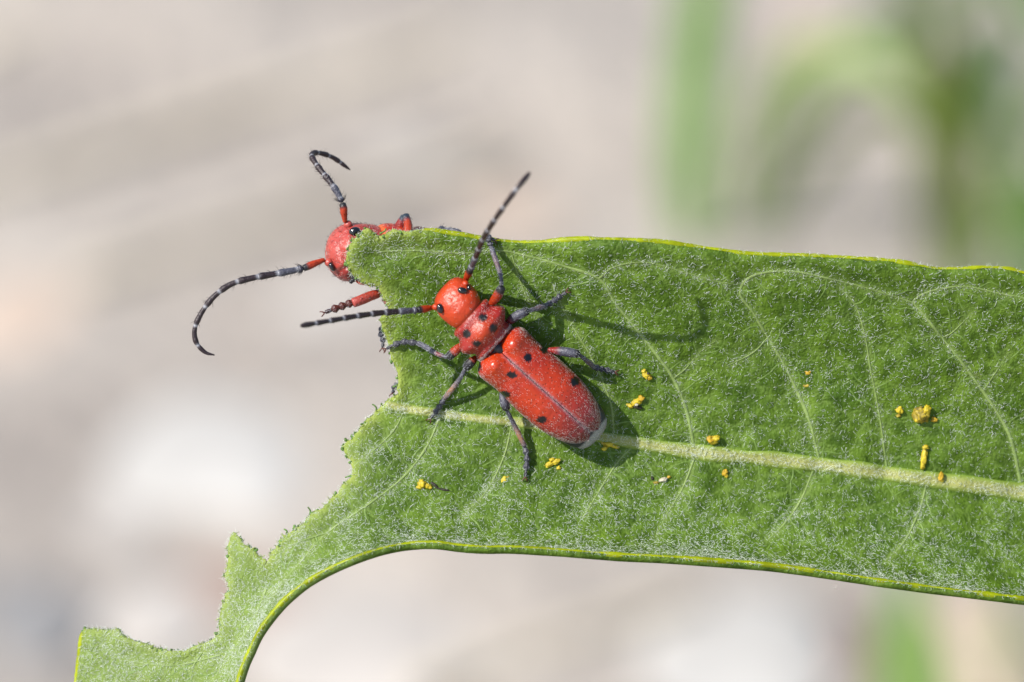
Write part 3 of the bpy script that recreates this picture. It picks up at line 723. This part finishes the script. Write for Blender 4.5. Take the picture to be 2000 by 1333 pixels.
def leg(parent, fem, tib, tar, cf, ct, seed, rf=(.14, .24, .27, .22), rt=(.10, .12, .15, .14), claws=True, setae=0, down=220, redtar=None, tw=1.0):
    lg = empty('leg', V2W(fem[0]), parent)
    o, p, r = segs(lg, fem, rf, cf, 'femur', 14, 24); limb_fuzz(lg, p, r, down // 2, M_GHAIR, .06, .13, .008, seed, 'grey_down', 1.2, .3)
    if setae: limb_fuzz(lg, p, r, setae, M_BHAIR, .12, .3, .009, seed + 9, 'bristles')
    o, p, r = segs(lg, tib, rt, ct, 'tibia', 12, 26); limb_fuzz(lg, p, r, down, M_GHAIR, .06, .14, .008, seed + 1, 'grey_down', 1.2, .3)
    if setae: limb_fuzz(lg, p, r, setae, M_BHAIR, .12, .3, .009, seed + 10, 'bristles')
    q = resample(catmull(tar, 8) if len(tar) > 2 else np.asarray(tar, float), 60)
    t0 = GRY * .9 if redtar is None else redtar
    for k in range(4):                                   # four tarsal joints, lobed
        a = q[k * 14:k * 14 + 16]; wd = (.17 if k < 3 else .08) * tw
        prof = [wd * .4, wd * .75, wd * 1.15, wd * .85] if k < 3 else [wd * .8, wd, wd * 1.2, wd]
        o, p, r = segs(lg, a, prof, lambda t, k=k: lerp(t0, BLK * 1.5, t * .5 if k < 3 else .8), 'tarsal_joint', 10, 12)
        limb_fuzz(lg, p, r, 30, M_GHAIR, .05, .11, .008, seed + 20 + k, 'grey_down', 1.0, .5)
    e = q[-1]; t = unit(q[-1] - q[-8]); sd = unit(np.cross(t, [0, 0, 1])) ;
    for sgn in (-1, 1):
        c = np.array([e, e + t * .12 + sd * sgn * .09, e + t * .22 + sd * sgn * .14 - np.array([0, 0, .06]), e + t * .25 + sd * sgn * .11 - np.array([0, 0, .16])])
        segs(lg, c, [.04, .035, .012], lambda t: BRN, 'claw', 8, 10)
    return lg
def lobe(c, ax, u1, u2, u3, n=20, m=28):
    th = np.linspace(.02, math.pi - .02, n)[:, None]; ph = np.linspace(0, 2 * math.pi, m, endpoint=False)[None, :]
    v = np.stack([np.sin(th) * np.cos(ph) * ax[0], np.sin(th) * np.sin(ph) * ax[1], np.cos(th) * ax[2] + 0 * ph], -1).reshape(-1, 3)
    return c + v[:, :1] * u1 + v[:, 1:2] * u2 + v[:, 2:3] * u3, grid_faces(n, m)[:, ::-1].copy()

# ---- beetle on the face of the leaf
O1 = LP(976, 682)[0]; F1 = Frame(O1 + np.array([0, 0, .05]), (-.745, .667, .13), (0.02, -.06, 1))
b1 = empty('beetle', V2W(O1), None, 'red longhorn beetle with black spots standing on top of the fuzzy leaf', 'beetle')
ST = [(4.86, -.52, .03, 1.75, 1.65), (4.82, -.52, .55, 2.1, 1.3), (4.58, -.50, .98, 2.52, 1.0), (4.2, -.46, 1.17, 2.80, .8), (3.8, -.42, 1.22, 2.96, .75), (3.4, -.40, 1.2, 3.06, .8),
      (3.1, -.36, 1.13, 3.05, .9), (2.90, -.33, 1.05, 2.98, 1.0), (2.82, -.32, 1.0, 2.93, 1.0), (2.76, -.31, 1.16, 2.98, .9), (2.6, -.30, 1.34, 3.04, .8), (2.3, -.28, 1.30, 3.10, .7),
      (1.95, -.26, 1.54, 3.22, .65), (1.65, -.25, 1.68, 3.25, .65), (1.3, -.21, 1.45, 3.18, .7), (1.05, -.18, 1.22, 3.02, .8), (.88, -.16, 1.27, 2.98, .8), (.74, -.14, 1.33, 2.92, .8),
      (.64, -.12, 1.25, 2.75, .85), (.5, -.08, 1.1, 2.45, .9), (.2, -.03, 1.3, 2.5, .7), (-1, 0, 1.5, 2.65, .6), (-3, 0, 1.62, 2.7, .55), (-4.6, 0, 1.66, 2.45, .6), (-6.0, 0, 1.45, 2.2, .75),
      (-6.6, 0, 1.25, 2.0, .85), (-6.95, 0, 1.00, 1.8, .95), (-7.16, 0, .62, 1.6, 1.05), (-7.26, 0, .04, 1.35, 1.25)]
G, sa = loft(ST, 260, 72)
X, Y, Z = G[..., 0], G[..., 1], G[..., 2]; top = np.clip(sa, 0, 1)[None, :]
disc = np.exp(-((X - 1.72) / .52) ** 2 - ((Y + .25) / .75) ** 2) * top * .20            # raised pronotal disc
sidev = np.exp(-((X - 1.75) / .3) ** 2 - ((np.abs(Y + .25) - 1.35) / .25) ** 2) * .10     # side tubercles
fr = -np.exp(-((X - 4.15) / .5) ** 2 - ((Y + .45) / .16) ** 2) * top * .07              # groove down the frons
Gd = G.copy(); Gd[..., 2] += disc + fr + sidev * .4
Gd[..., 1] += np.sign(Y + .25) * sidev
ring = 0
pV = F1(Gd.reshape(-1, 3)); Xf = X.ravel(); Zf = Gd[..., 2].ravel(); Yf = Y.ravel()
c = np.tile(RED, (len(Xf), 1))
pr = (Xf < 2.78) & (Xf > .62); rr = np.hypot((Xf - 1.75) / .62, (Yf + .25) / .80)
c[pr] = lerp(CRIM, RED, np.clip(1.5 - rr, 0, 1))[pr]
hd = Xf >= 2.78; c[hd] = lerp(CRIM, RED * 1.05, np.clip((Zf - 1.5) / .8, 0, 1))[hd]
c = lerp(c, WHT * .62, np.exp(-((Xf - .70) / .055) ** 2) * .85)
c = lerp(c, CRIM * .6, np.exp(-((Xf - 2.80) / .05) ** 2) * .7)
ab = Xf < .55; c[ab] = lerp(GRY * .3, np.array([.36, .37, .33]), np.clip((-6.72 - Xf) / .12, 0, 1))[ab]
sp1 = [(943, 621, 9, 8.5), (964, 641, 7.5, 9.5), (911, 653, 8.5, 8), (932, 671, 10, 6.5)]
spm = spots(pV, sp1, 2.0) * pr * (Zf > 1.5)
c = lerp(c, BLK * .6, spm)
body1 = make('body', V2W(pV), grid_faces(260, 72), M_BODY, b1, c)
def shell_hairs(o, pV, n, lo, hi, rad, seed, mt, name, dirv, sel=None, parent=None, lift=.25, setz=.2):
    g = np.random.default_rng(seed); nn = normals_of(o); ok = np.ones(len(pV), bool) if sel is None else sel
    idx = np.flatnonzero(ok); i = g.choice(idx, n); P = pV[i] + g.normal(0, .03, (n, 3)) ; nv = unit(nn[i])
    t = np.asarray(dirv, float) + g.normal(0, .45, (n, 3)); t = unit(t - nv * (t * nv).sum(1)[:, None])
    v, f = hair_mesh(pV[i] + (P - pV[i]) - nv * ((P - pV[i]) * nv).sum(1)[:, None], unit(t + nv * lift), unit(t - nv * .6), g.uniform(lo, hi, n), np.full(n, rad), g.uniform(.2, 1.0, n), 3)
    make(name, V2W(v), f, mt, parent, kind='stuff')
shell_hairs(body1, pV, 600, .06, .13, .0065, 61, M_WHAIR, 'pale_down', -F1.ex, pr & (Zf > 1.2) & (spm < .1), b1)
shell_hairs(body1, pV, 120, .08, .15, .006, 62, M_WHAIR, 'pale_down', -F1.ex, hd & (Zf > 1.0), b1)
shell_hairs(body1, pV, 700, .10, .2, .008, 63, M_WHAIR, 'pale_down', -F1.ex, (Xf < -6.75), b1)
shell_hairs(body1, pV, 260, .10, .22, .011, 64, M_WHAIR, 'pale_down', -F1.ex, (np.abs(Xf - .7) < .07) & (Zf > 1.0), b1)
# wing cases
def elytron(sgn, fr_, parent, spl, seed, hairs=1700):
    ns, nt = 170, 64
    s_ = (np.linspace(0, 1, ns)); s_ = s_ + -.06 * np.sin(2 * math.pi * s_); t = np.linspace(0, 1, nt)
    SS, TT = np.meshgrid(s_, t, indexing='ij')
    hw = np.interp(s_, [0, .012, .03, .06, .10, .15, .22, .32, .45, .6, .72, .8, .87, .925, .96, .985, 1], [1.25, 1.56, 1.76, 1.88, 1.91, 1.89, 1.83, 1.86, 1.95, 1.94, 1.84, 1.70, 1.51, 1.28, 1.06, .82, .5])
    zt = np.interp(s_, [0, .012, .03, .06, .1, .2, .4, .6, .75, .85, .92, .97, 1], [2.20, 2.50, 2.80, 2.98, 3.06, 3.06, 3.00, 2.96, 2.84, 2.66, 2.45, 2.2, 1.95])
    zb = np.interp(s_, [0, .05, .15, .5, .8, 1], [2.1, 1.5, 1.15, 1.15, 1.25, 1.6])
    k = np.ones(7) / 7
    sm = lambda q: np.convolve(np.pad(q, 3, mode='edge'), k, 'valid')
    hw, zt, zb = sm(hw) * .945, sm(zt), sm(zb)
    yin = .02 + .20 * np.clip(1 - s_ / .055, 0, 1) ** 1.5 + .40 * np.clip((s_ - .955) / .045, 0, 1) ** 2
    a = TT * math.radians(97)
    y = yin[:, None] + (hw - yin)[:, None] * np.sin(a) ** .88 * (1 - .04 * np.clip(TT - .9, 0, 1) * 10)
    z = zb[:, None] + (zt - zb)[:, None] * np.sign(np.cos(a)) * np.abs(np.cos(a)) ** .55
    x = .62 - SS * 7.42 - .10 * np.clip(1 - SS / .10, 0, 1) * (1 - np.exp(-((y - .95) / .7) ** 2)) * 1.6
    z += .22 * np.exp(-((SS - .085) / .065) ** 2 - ((y - .85) / .42) ** 2)             # swollen base
    z -= .30 * np.exp(-((SS - .06) / .10) ** 2) * np.exp(-((y - .05) / .30) ** 2)
    z -= .09 * np.exp(-(y / .16) ** 2)                                             # suture
    z += .035 * np.exp(-((y - yin[:, None]) / .045) ** 2)
    z -= .09 * np.exp(-((SS - .235) / .05) ** 2 - ((y - 1.2) / .5) ** 2)
    z += .012 * vn(x * 5, y * 5 + sgn, 55) + .02 * vn(x * 1.7, y * 1.7 + sgn * 3, 56)
    p = np.stack([x, sgn * y, z], -1).reshape(-1, 3)
    pv = fr_(p); fc = grid_faces(ns, nt, False)
    if sgn < 0: fc = fc[:, ::-1].copy()
    yy, ss = y.ravel(), SS.ravel(); tt_ = TT.ravel()
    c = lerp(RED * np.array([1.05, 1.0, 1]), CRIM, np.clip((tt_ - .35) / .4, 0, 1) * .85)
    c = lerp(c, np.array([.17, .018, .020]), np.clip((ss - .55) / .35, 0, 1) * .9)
    c = lerp(c, np.array([.30, .16, .15]), np.exp(-((yy) / .13) ** 2) * np.clip((ss - .05) / .1, 0, 1) * .8)
    c = lerp(c, CRIM, np.exp(-((ss - .30) / .10) ** 2) * np.exp(-((yy - 1.0) / .6) ** 2) * .45)
    sm_ = spots(pv, spl, 2.4) if spl else np.zeros(len(pv))
    c = lerp(c, BLK * .6, sm_)
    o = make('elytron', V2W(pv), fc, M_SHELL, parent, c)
    md = o.modifiers.new('thickness', 'SOLIDIFY'); md.thickness = .00007; md.offset = -1
    if hairs:
        shell_hairs(o, pv, hairs, .05, .12, .0056, seed, M_WHAIR, 'pale_down', -fr_.ex, (tt_ < .97) & (sm_ < .1) & (hsh(yy * 31, ss * 77, 3) < .25 + .9 * np.clip((tt_ - .3) * 1.6, 0, 1) + .5 * np.clip((ss - .6) * 2.5, 0, 1)), o, .3)
        shell_hairs(o, pv, hairs // 9, .05, .11, .0055, seed + 1, M_WHAIR, 'pale_down', -fr_.ex, (yy < .13) & (ss > .12), o, .25)
    return o, pv
SPOT = [(1031, 699, 7.5, 9), (1000, 733, 10, 7.5), (1123, 746, 8, 9), (1058, 820, 10, 7), (1011, 634, 11, 6), (934, 716, 6, 12), (1065, 682, 9, 8), (985, 770, 12, 7), (966, 683, 7, 5)]
e1, pe1 = elytron(1, F1, b1, SPOT, 71); e2, pe2 = elytron(-1, F1, b1, SPOT, 75)
# scutellum
sc = F1(np.array([.42, -.05, 2.60])); v, f = lobe(sc, (.34, .24, .12), F1.ex, F1.ey, F1.ez); make('scutellum', V2W(v), f, M_BODY, b1, np.tile(BLK * 1.4, (len(v), 1)))
pb = F1(Gd.reshape(-1, 3))
def eye(px, py, ax, parent, pV_, ang=0.0, sink=.05, w=None):
    w = surf(pV_, px, py) if w is None else w
    c = PX(px, py, w - sink); u1 = np.array([math.cos(ang), math.sin(ang), 0]); u2 = np.array([-math.sin(ang), math.cos(ang), 0])
    v, f = lobe(c, ax, u1, u2, np.array([0, 0, 1.0])); return make('eye', V2W(v), f, M_EYE, parent)
eye(903, 568, (.27, .19, .17), b1, pb, -.2); eye(860, 603, (.19, .28, .17), b1, pb, .25)
eye(915, 563, (.12, .16, .14), b1, pb, -.3, .12); eye(849, 600, (.10, .14, .12), b1, pb, .2, .15)
for (x, y) in ((909, 550), (846, 600)):
    w = surf(pb, x + 4, y + 4, 12); v, f = lobe(PX(x + (5 if x < 870 else 0), y + (5 if x > 870 else 0), w - .28), (.2, .2, .2), *np.eye(3)); make('antenna_socket', V2W(v), f, M_BODY, b1, np.tile(RED, (len(v), 1)))
wa = O1[2] + 2.2
antenna(b1, [(908, 550, wa), (920, 524, wa + 1.6), (930, 500, wa + 3.2), (942, 470, wa + 5.2), (962, 436, wa + 7.3), (985, 402, wa + 8.8), (1008, 370, wa + 9.4), (1034, 338, wa + 9.0)], 9, .145, 100, .185, .125, tipknob=True)
antenna(b1, [(846, 601, wa), (815, 606, wa + .6), (790, 608, wa + 1.1), (740, 612, wa + 2.0), (690, 619, wa + 3.0), (640, 628, wa + 4.0), (588, 637, wa + 5.0)], 9, .13, 140, .185, .135, tipknob=True)
def LL(*pts): return np.array([LP(x, y, h)[0] for x, y, h in pts])
redblack = lambda k: (lambda t: lerp(RED * .85, BLK * 2, np.clip((t - k) / .12, 0, 1)))
greyfem = lambda t: lerp(lerp(CRIM, GRY, np.clip((t - .25) / .2, 0, 1)), BLK * 1.6, np.clip((t - .85) / .1, 0, 1))
tibc = lambda t: lerp(lerp(BLK * 1.5, GRY, np.clip(t / .15, 0, 1)), np.array([.20, .10, .09]), .55 * math.exp(-((t - .55) / .25) ** 2))
tibo = lambda t: lerp(GRY, np.array([.42, .20, .08]), .75 * math.exp(-((t - .72) / .2) ** 2))
tibr = lambda t: lerp(GRY * 1.1, CRIM * .7, .8 * math.exp(-((t - .28) / .1) ** 2))
# right fore, mid, hind; left fore, mid, hind
leg(b1, LL((957, 596, 1.7), (970, 580, 2.0), (980, 562, 2.2)), LL((980, 558, 2.2), (977, 535, 1.9), (968, 508, 1.1), (960, 484, .5)), LL((959, 484, .45), (956, 472, .4), (952, 464, .25), (966, 469, .15)), redblack(.72), tibc, 200)
leg(b1, LL((988, 634, 1.3), (1008, 618, 1.6), (1030, 608, 1.6)), LL((1030, 608, 1.6), (1048, 603, 1.1), (1066, 597, .55)), LL((1066, 597, .45), (1082, 588, .28), (1095, 578, .25), (1106, 571, .2)), greyfem, tibc, 210)
leg(b1, LL((1072, 684, 1.2), (1100, 687, 1.6), (1130, 692, 1.7)), LL((1130, 692, 1.7), (1145, 704, 1.1), (1161, 718, .5)), LL((1160, 717, .45), (1175, 721, .28), (1188, 724, .22), (1201, 727, .2)), greyfem, tibc, 220)
leg(b1, LL((905, 672, 1.6), (890, 685, 1.9), (876, 698, 1.9)), LL((877, 699, 1.9), (855, 692, 1.6), (835, 680, 1.0), (818, 671, .5)), LL((818, 671, .45), (790, 668, .3), (770, 674, .25), (754, 682, .15)), redblack(.62), tibr, 230)
leg(b1, LL((930, 698, 1.4), (920, 708, 1.6), (910, 719, 1.5)), LL((911, 718, 1.5), (895, 745, 1.1), (868, 779, .5)), LL((868, 779, .45), (858, 795, .3), (850, 806, .25), (841, 818, .2)), redblack(.3), tibo, 240)
leg(b1, LL((980, 764, 1.1), (984, 780, 1.3), (989, 800, 1.3)), LL((988, 798, 1.3), (1005, 832, .9), (1025, 872, .5)), LL((1025, 872, .45), (1029, 892, .3), (1028, 912, .25), (1026, 932, .2)), lambda t: lerp(GRY, BLK * 1.6, np.clip((t - .7) / .2, 0, 1)), tibo, 250)

# ---- beetle clinging to the back of the leaf, face past the chewed edge
wl = leafw(700, 500)[0]
H2 = PX(700, 492, wl - 2.4)
F2 = Frame(H2, (-.93, .02, .30), (.12, .72, -.60))
b2 = empty('beetle', V2W(PX(860, 540, leafw(860, 540)[0] - .4)), None, 'red longhorn beetle peeking its face out from behind the chewed leaf edge', 'beetle')
ST2 = [(1.85, 0, .04, -.1, -.25), (1.80, 0, .50, .35, -.65), (1.62, 0, .92, .85, -1.05), (1.3, 0, 1.28, 1.25, -1.45), (.8, 0, 1.55, 1.52, -1.7), (.2, 0, 1.62, 1.60, -1.72), (-.5, 0, 1.55, 1.55, -1.5),
       (-1.0, 0, 1.42, 1.5, -1.2), (-1.12, 0, 1.32, 1.42, -1.1), (-1.2, 0, 1.48, 1.5, -1.15), (-1.4, 0, 1.6, 1.55, -1.2), (-1.9, 0, 1.7, 1.62, -1.3), (-2.4, 0, 1.75, 1.6, -1.3), (-2.9, 0, 1.5, 1.45, -1.2),
       (-3.2, 0, 1.42, 1.3, -1.2), (-3.4, 0, 1.2, .9, -1.1), (-4, 0, 1.45, 1.0, -1.3), (-6, 0, 1.6, .9, -1.4), (-8, 0, 1.7, .7, -1.4), (-10, 0, 1.5, .4, -1.2), (-11.2, 0, .9, .1, -.9), (-11.6, 0, .04, -.3, -.5)]
G2, sa2 = loft(ST2, 220, 64, 1.0)
X2, Y2 = G2[..., 0], G2[..., 1]
# bend: the abdomen drops below the leaf's upper margin and stays behind it
bd = np.clip(-X2 - 1.5, 0, None)
pv2 = F2(G2.reshape(-1, 3)); pv2[:, 1] -= (.16 * bd ** 1.1).ravel(); pv2[:, 2] += (.12 * bd).ravel()
lim = leafw(*TOPX(pv2).T) - .75
inside = pv2[:, 0] > PX(720, 0)[0]
pv2[:, 2] = np.where(inside, np.minimum(pv2[:, 2], lim), pv2[:, 2])
hq = TOPX(pv2); hm = np.clip((1.9 - np.abs(X2.ravel() - .4)) / 1.0, 0, 1)
def lined(q, a, b): a = np.array(a, float); b = np.array(b, float); return pdist(q[:, 0], q[:, 1], np.array([a, b]))
front = pv2[:, 2] > H2[2] - .3
pv2[:, 2] += hm * front * (-.16 * np.exp(-(lined(hq, (652, 468), (690, 528)) / 7) ** 2) + .10 * np.exp(-(lined(hq, (672, 446), (712, 438)) / 6) ** 2)
                           - .22 * np.exp(-(lined(hq, (655, 536), (690, 512)) / 6) ** 2) + .09 * vn(hq[:, 0] / 11, hq[:, 1] / 11, 88))
x2 = X2.ravel(); nz = vn(pv2[:, 0] * 4, pv2[:, 1] * 4, 77) * .5 + .5
PINK = np.array([.48, .075, .055])
c = lerp(PINK, CRIM, nz * .5); c = np.where((x2 < -1.12)[:, None], lerp(CRIM, RED, nz), c); c = lerp(c, ORG, np.exp(-((x2 + 1.15) / .12) ** 2))
jaw = np.clip((lined(hq, (640, 545), (700, 500)) < 200) * ((hq[:, 1] - 524) + (hq[:, 0] - 660) * .45) / 10, 0, 1) * (x2 > -1); c = lerp(c, CRIM * .75, jaw * .8)
c = np.where((x2 < -3.4)[:, None], GRY + 0 * c, c)
body2 = make('body', V2W(pv2), grid_faces(220, 64), M_BODY, b2, c)
vis = TOPX(pv2)[:, 0] < 790
shell_hairs(body2, pv2, 300, .12, .28, .009, 301, M_BHAIR, 'bristles', (-.6, .3, 0), vis, b2, 1.2)
shell_hairs(body2, pv2, 1100, .05, .11, .0065, 302, M_WHAIR, 'pale_down', (.5, -.5, 0), vis, b2, .3)
eye(693, 453, (.33, .27, .22), b2, pv2, .25, .06)
eye(648, 521, (.16, .30, .26), b2, pv2, .5, .10)
F2b = Frame(F2(np.array([-3.2, 0, 0])) + np.array([0, -.3, .2]), (-.95, .2, .10), (.05, .35, -.93)); F2b.O = F2b.O - F2b.ez * 1.6
for sg in (1, -1): elytron(sg, F2b, b2, None, 81, 0)
for (x, y, w_) in ((672, 434, -.2), (634, 508, -.2)):
    w = surf(pv2, x + 8, y + 3, 14); v, f = lobe(PX(x + 8, y + 5, w + w_ - .1), (.24, .24, .24), *np.eye(3)); make('antenna_socket', V2W(v), f, M_BODY, b2, np.tile(PINK, (len(v), 1)))
wb = surf(pv2, 680, 440, 14) - .2
antenna(b2, [(674, 434, wb), (672, 418, wb + .1), (670, 402, wb + .2), (660, 378, wb + .2), (645, 356, wb + .1), (628, 335, wb - .2), (613, 314, wb - .7), (609, 302, wb - 1.2), (622, 299, wb - 1.7), (650, 308, wb - 2.3), (684, 332, wb - 2.9)], 9, .15, 330, .19, .12, setae=70)
wc = surf(pv2, 642, 504, 14) - .2
antenna(b2, [(633, 508, wc), (612, 516, wc + .2), (590, 525, wc + .4), (545, 534, wc + .7), (500, 542, wc + 1.0), (455, 554, wc + 1.2), (422, 576, wc + 1.3), (397, 606, wc + 1.3), (381, 640, wc + 1.2), (383, 668, wc + 1.1), (400, 688, wc + 1.0), (419, 694, wc + 1.0)], 9, .125, 360, .20, .125, setae=70)
# mouth palps
wm = surf(pv2, 686, 536, 12) - .1
for k, q in enumerate(([(684, 538), (692, 543), (700, 545)], [(695, 544), (688, 548), (684, 552)])):
    segs(b2, np.array([PX(x, y, wm) for x, y in q]), [.10, .14, .12], lambda t: BLK * 1.5, 'palp', 10, 14)
segs(b2, np.array([PX(x, y, wm - .2) for x, y in ((696, 545), (704, 552), (716, 556))]), [.16, .13, .05], lambda t: RED, 'mandible', 10, 14)
# legs of the hidden beetle
def PW(*pts): return np.array([PX(*q) for q in pts])
# fore leg under the chin
leg(b2, PW((790, 560, wl - 2.4), (772, 572, wl - 2.0), (752, 590, wl - 1.5)), PW((750, 572, wl - 1.6), (728, 577, wl - 1.2), (706, 586, wl - .9), (690, 592, wl - .8)),
    PW((692, 590, wl - .8), (672, 597, wl - .7), (655, 603, wl - .6), (634, 611, wl - .6)), lambda t: CRIM, lambda t: lerp(RED * .9, PINK, t), 400, rf=(.2, .22, .22, .2), rt=(.2, .27, .29, .27), setae=30, down=60, redtar=BRN * 1.6, tw=1.3)
# upper fore leg: knee standing above the leaf margin
leg(b2, PW((772, 474, wl - 3.0), (780, 448, wl - 2.6), (791, 424, wl - 2.3)), PW((792, 422, wl - 2.2), (797, 440, wl - 1.8), (797, 462, wl - 1.3), (790, 485, wl - 1.0)), PW((788, 486, wl - 1.0), (776, 490, wl - .9), (768, 492, wl - .9), (760, 493, wl - .9)),
    lambda t: lerp(CRIM, np.array([.03, .06, .09]), np.clip((t - .82) / .1, 0, 1)), lambda t: lerp(np.array([.03, .05, .07]), RED, np.clip((t - .1) / .15, 0, 1)), 420, rf=(.26, .34, .33, .24), rt=(.22, .24, .26, .24), setae=40, down=60)
# mid leg: bluish knee above the margin
leg(b2, PW((838, 490, wl - 3.2), (850, 464, wl - 2.6), (864, 448, wl - 1.9)), PW((862, 449, wl - 1.9), (880, 449, wl - 1.7), (898, 455, wl - 1.5), (915, 480, wl - 1.2)), PW((915, 480, wl - 1.2), (930, 488, wl - 1.1), (945, 490, wl - 1.1), (955, 492, wl - 1.1)),
    lambda t: GRY, lambda t: GRY * .9, 440, setae=40)
# tarsi reaching round the chewed edge
wq = leafw(760, 690)[0]
leg(b2, PW((860, 620, wq - 2.6), (830, 640, wq - 2.2), (800, 640, wq - 1.6)), PW((800, 640, wq - 1.6), (775, 632, wq - 1.2), (748, 634, wq - .8)), PW((748, 636, wq - .8), (744, 650, wq - .7), (748, 665, wq - .6), (747, 680, wq - .5)), lambda t: GRY, lambda t: GRY, 460)
leg(b2, PW((900, 650, wq - 2.6), (870, 690, wq - 2.2), (840, 720, wq - 1.6)), PW((840, 720, wq - 1.6), (810, 740, wq - 1.2), (785, 748, wq - .8)), PW((785, 748, wq - .8), (776, 752, wq - .7), (770, 758, wq - .6), (767, 768, wq - .5)), lambda t: GRY, lambda t: GRY, 480)

# ------------------------------------------------------------------ yellow crumbs on the leaf
def crumb_mat(name, col, var=.45): return simple(name, col, .5, .12, None, var, 3.5, .06, 9)
MY = {'y': crumb_mat('yellow_crumb', (.56, .43, .02)), 'o': crumb_mat('orange_crumb', (.52, .33, .02)), 'g': crumb_mat('olive_crumb', (.33, .25, .02), .7), 'k': crumb_mat('black_crumb', (.03, .025, .015)), 'w': crumb_mat('whitish_crumb', (.55, .50, .36))}
def crumb(label, lumps, cat='crumb'):
    """lumps: px, py, half length px, half width px, angle deg, colour, lift mm; the lumps of one crumb stick together"""
    px, py = lumps[0][0], lumps[0][1]
    r = empty('crumb', V2W(LP(px, py)[0]), None, label, cat, 'yellow crumbs scattered on the leaf')
    for k, (x, y, a, b, an, mk, lift) in enumerate(lumps):
        a *= .86; b *= .86; c = LP(x, y, min(a, b) / S * .35 + lift)[0]
        v, f = blob(c, (a / S, b / S, min(a, b) / S * .7), px * .01 + k * 2.1, 3, .55, math.radians(an))
        make('lump', V2W(v), f, MY[mk], r)
crumb('yellow crumb lying between hind leg foot and lower leaf margin', [(1072, 908, 11, 6, 25, 'y', 0), (1086, 902, 11, 5, 35, 'y', .1), (1091, 914, 5, 4, 0, 'y', 0), (1078, 898, 6, 4, 10, 'y', .15)])
crumb('small rough yellow crumb beside the beetle hind foot on the midrib-free upper half', [(1262, 733, 9, 7, -50, 'y', 0), (1268, 738, 6, 5, 0, 'o', .05), (1257, 725, 5, 4, 20, 'y', 0), (1266, 730, 3, 3, 0, 'k', .25)])
crumb('yellow crumb with black speck at the edge of the beetle shadow', [(1244, 785, 13, 8, 30, 'y', 0), (1252, 778, 7, 6, 20, 'o', .1), (1231, 793, 7, 4, -20, 'y', 0), (1246, 796, 9, 4, -10, 'k', .1), (1243, 791, 4, 3, 0, 'w', .3)])
crumb('flat yellow crumb in the shadow under the beetle tail', [(1188, 868, 16, 7, -10, 'y', 0), (1180, 876, 7, 5, 20, 'y', 0), (1200, 872, 10, 4, -15, 'y', .05)])
crumb('round bright yellow-orange pellet resting on the midrib edge', [(1388, 858, 8, 8, 0, 'o', .15), (1398, 857, 8, 7, 20, 'y', .2), (1393, 862, 10, 6, 0, 'y', .1)])
crumb('tiny orange pellet just below the midrib', [(1416, 924, 6, 8, 10, 'o', 0), (1419, 930, 4, 4, 0, 'y', 0)])
crumb('whitish crumb with dark curled tail below the midrib', [(1295, 937, 10, 5, 20, 'w', .05), (1306, 932, 4, 3, 10, 'o', .05), (1281, 943, 7, 3, -5, 'g', 0), (1274, 935, 3, 5, 15, 'k', 0)])
crumb('small yellow pellet next to the large olive yellow clump', [(1757, 802, 8, 8, 0, 'y', 0), (1755, 812, 5, 4, 0, 'g', 0)])
crumb('largest olive yellow clump far from the beetles', [(1800, 810, 17, 16, 0, 'g', 0), (1810, 802, 8, 12, -20, 'y', .15), (1793, 818, 9, 8, 20, 'y', .1), (1824, 820, 7, 6, 0, 'o', 0), (1803, 812, 7, 6, 0, 'g', .35)])
crumb('thin upright yellow sliver touching the midrib', [(1805, 893, 6, 22, -8, 'y', .05), (1808, 874, 7, 5, 0, 'y', .1), (1803, 910, 5, 7, 0, 'o', .05)])
crumb('tiny orange pellet on top of the midrib', [(1838, 931, 5, 10, -10, 'o', .25), (1840, 938, 4, 4, 0, 'y', .2)])
crumb('lemon yellow crumb with thin dark stalk near the chewed edge', [(824, 945, 10, 9, 0, 'y', 0), (836, 950, 8, 6, -20, 'y', 0), (820, 952, 8, 4, 0, 'y', 0), (848, 947, 12, 3, -35, 'k', 0), (868, 957, 14, 2.2, -12, 'k', 0)])
crumb('faint yellowish smear below the hind leg foot', [(984, 938, 8, 6, 30, 'y', -.12), (992, 932, 4, 3, 0, 'g', -.05)])
crumb('brown dry fleck between the upper side veins', [(1580, 726, 9, 7, 0, 'o', -.15), (1577, 752, 8, 6, 0, 'g', -.13)])
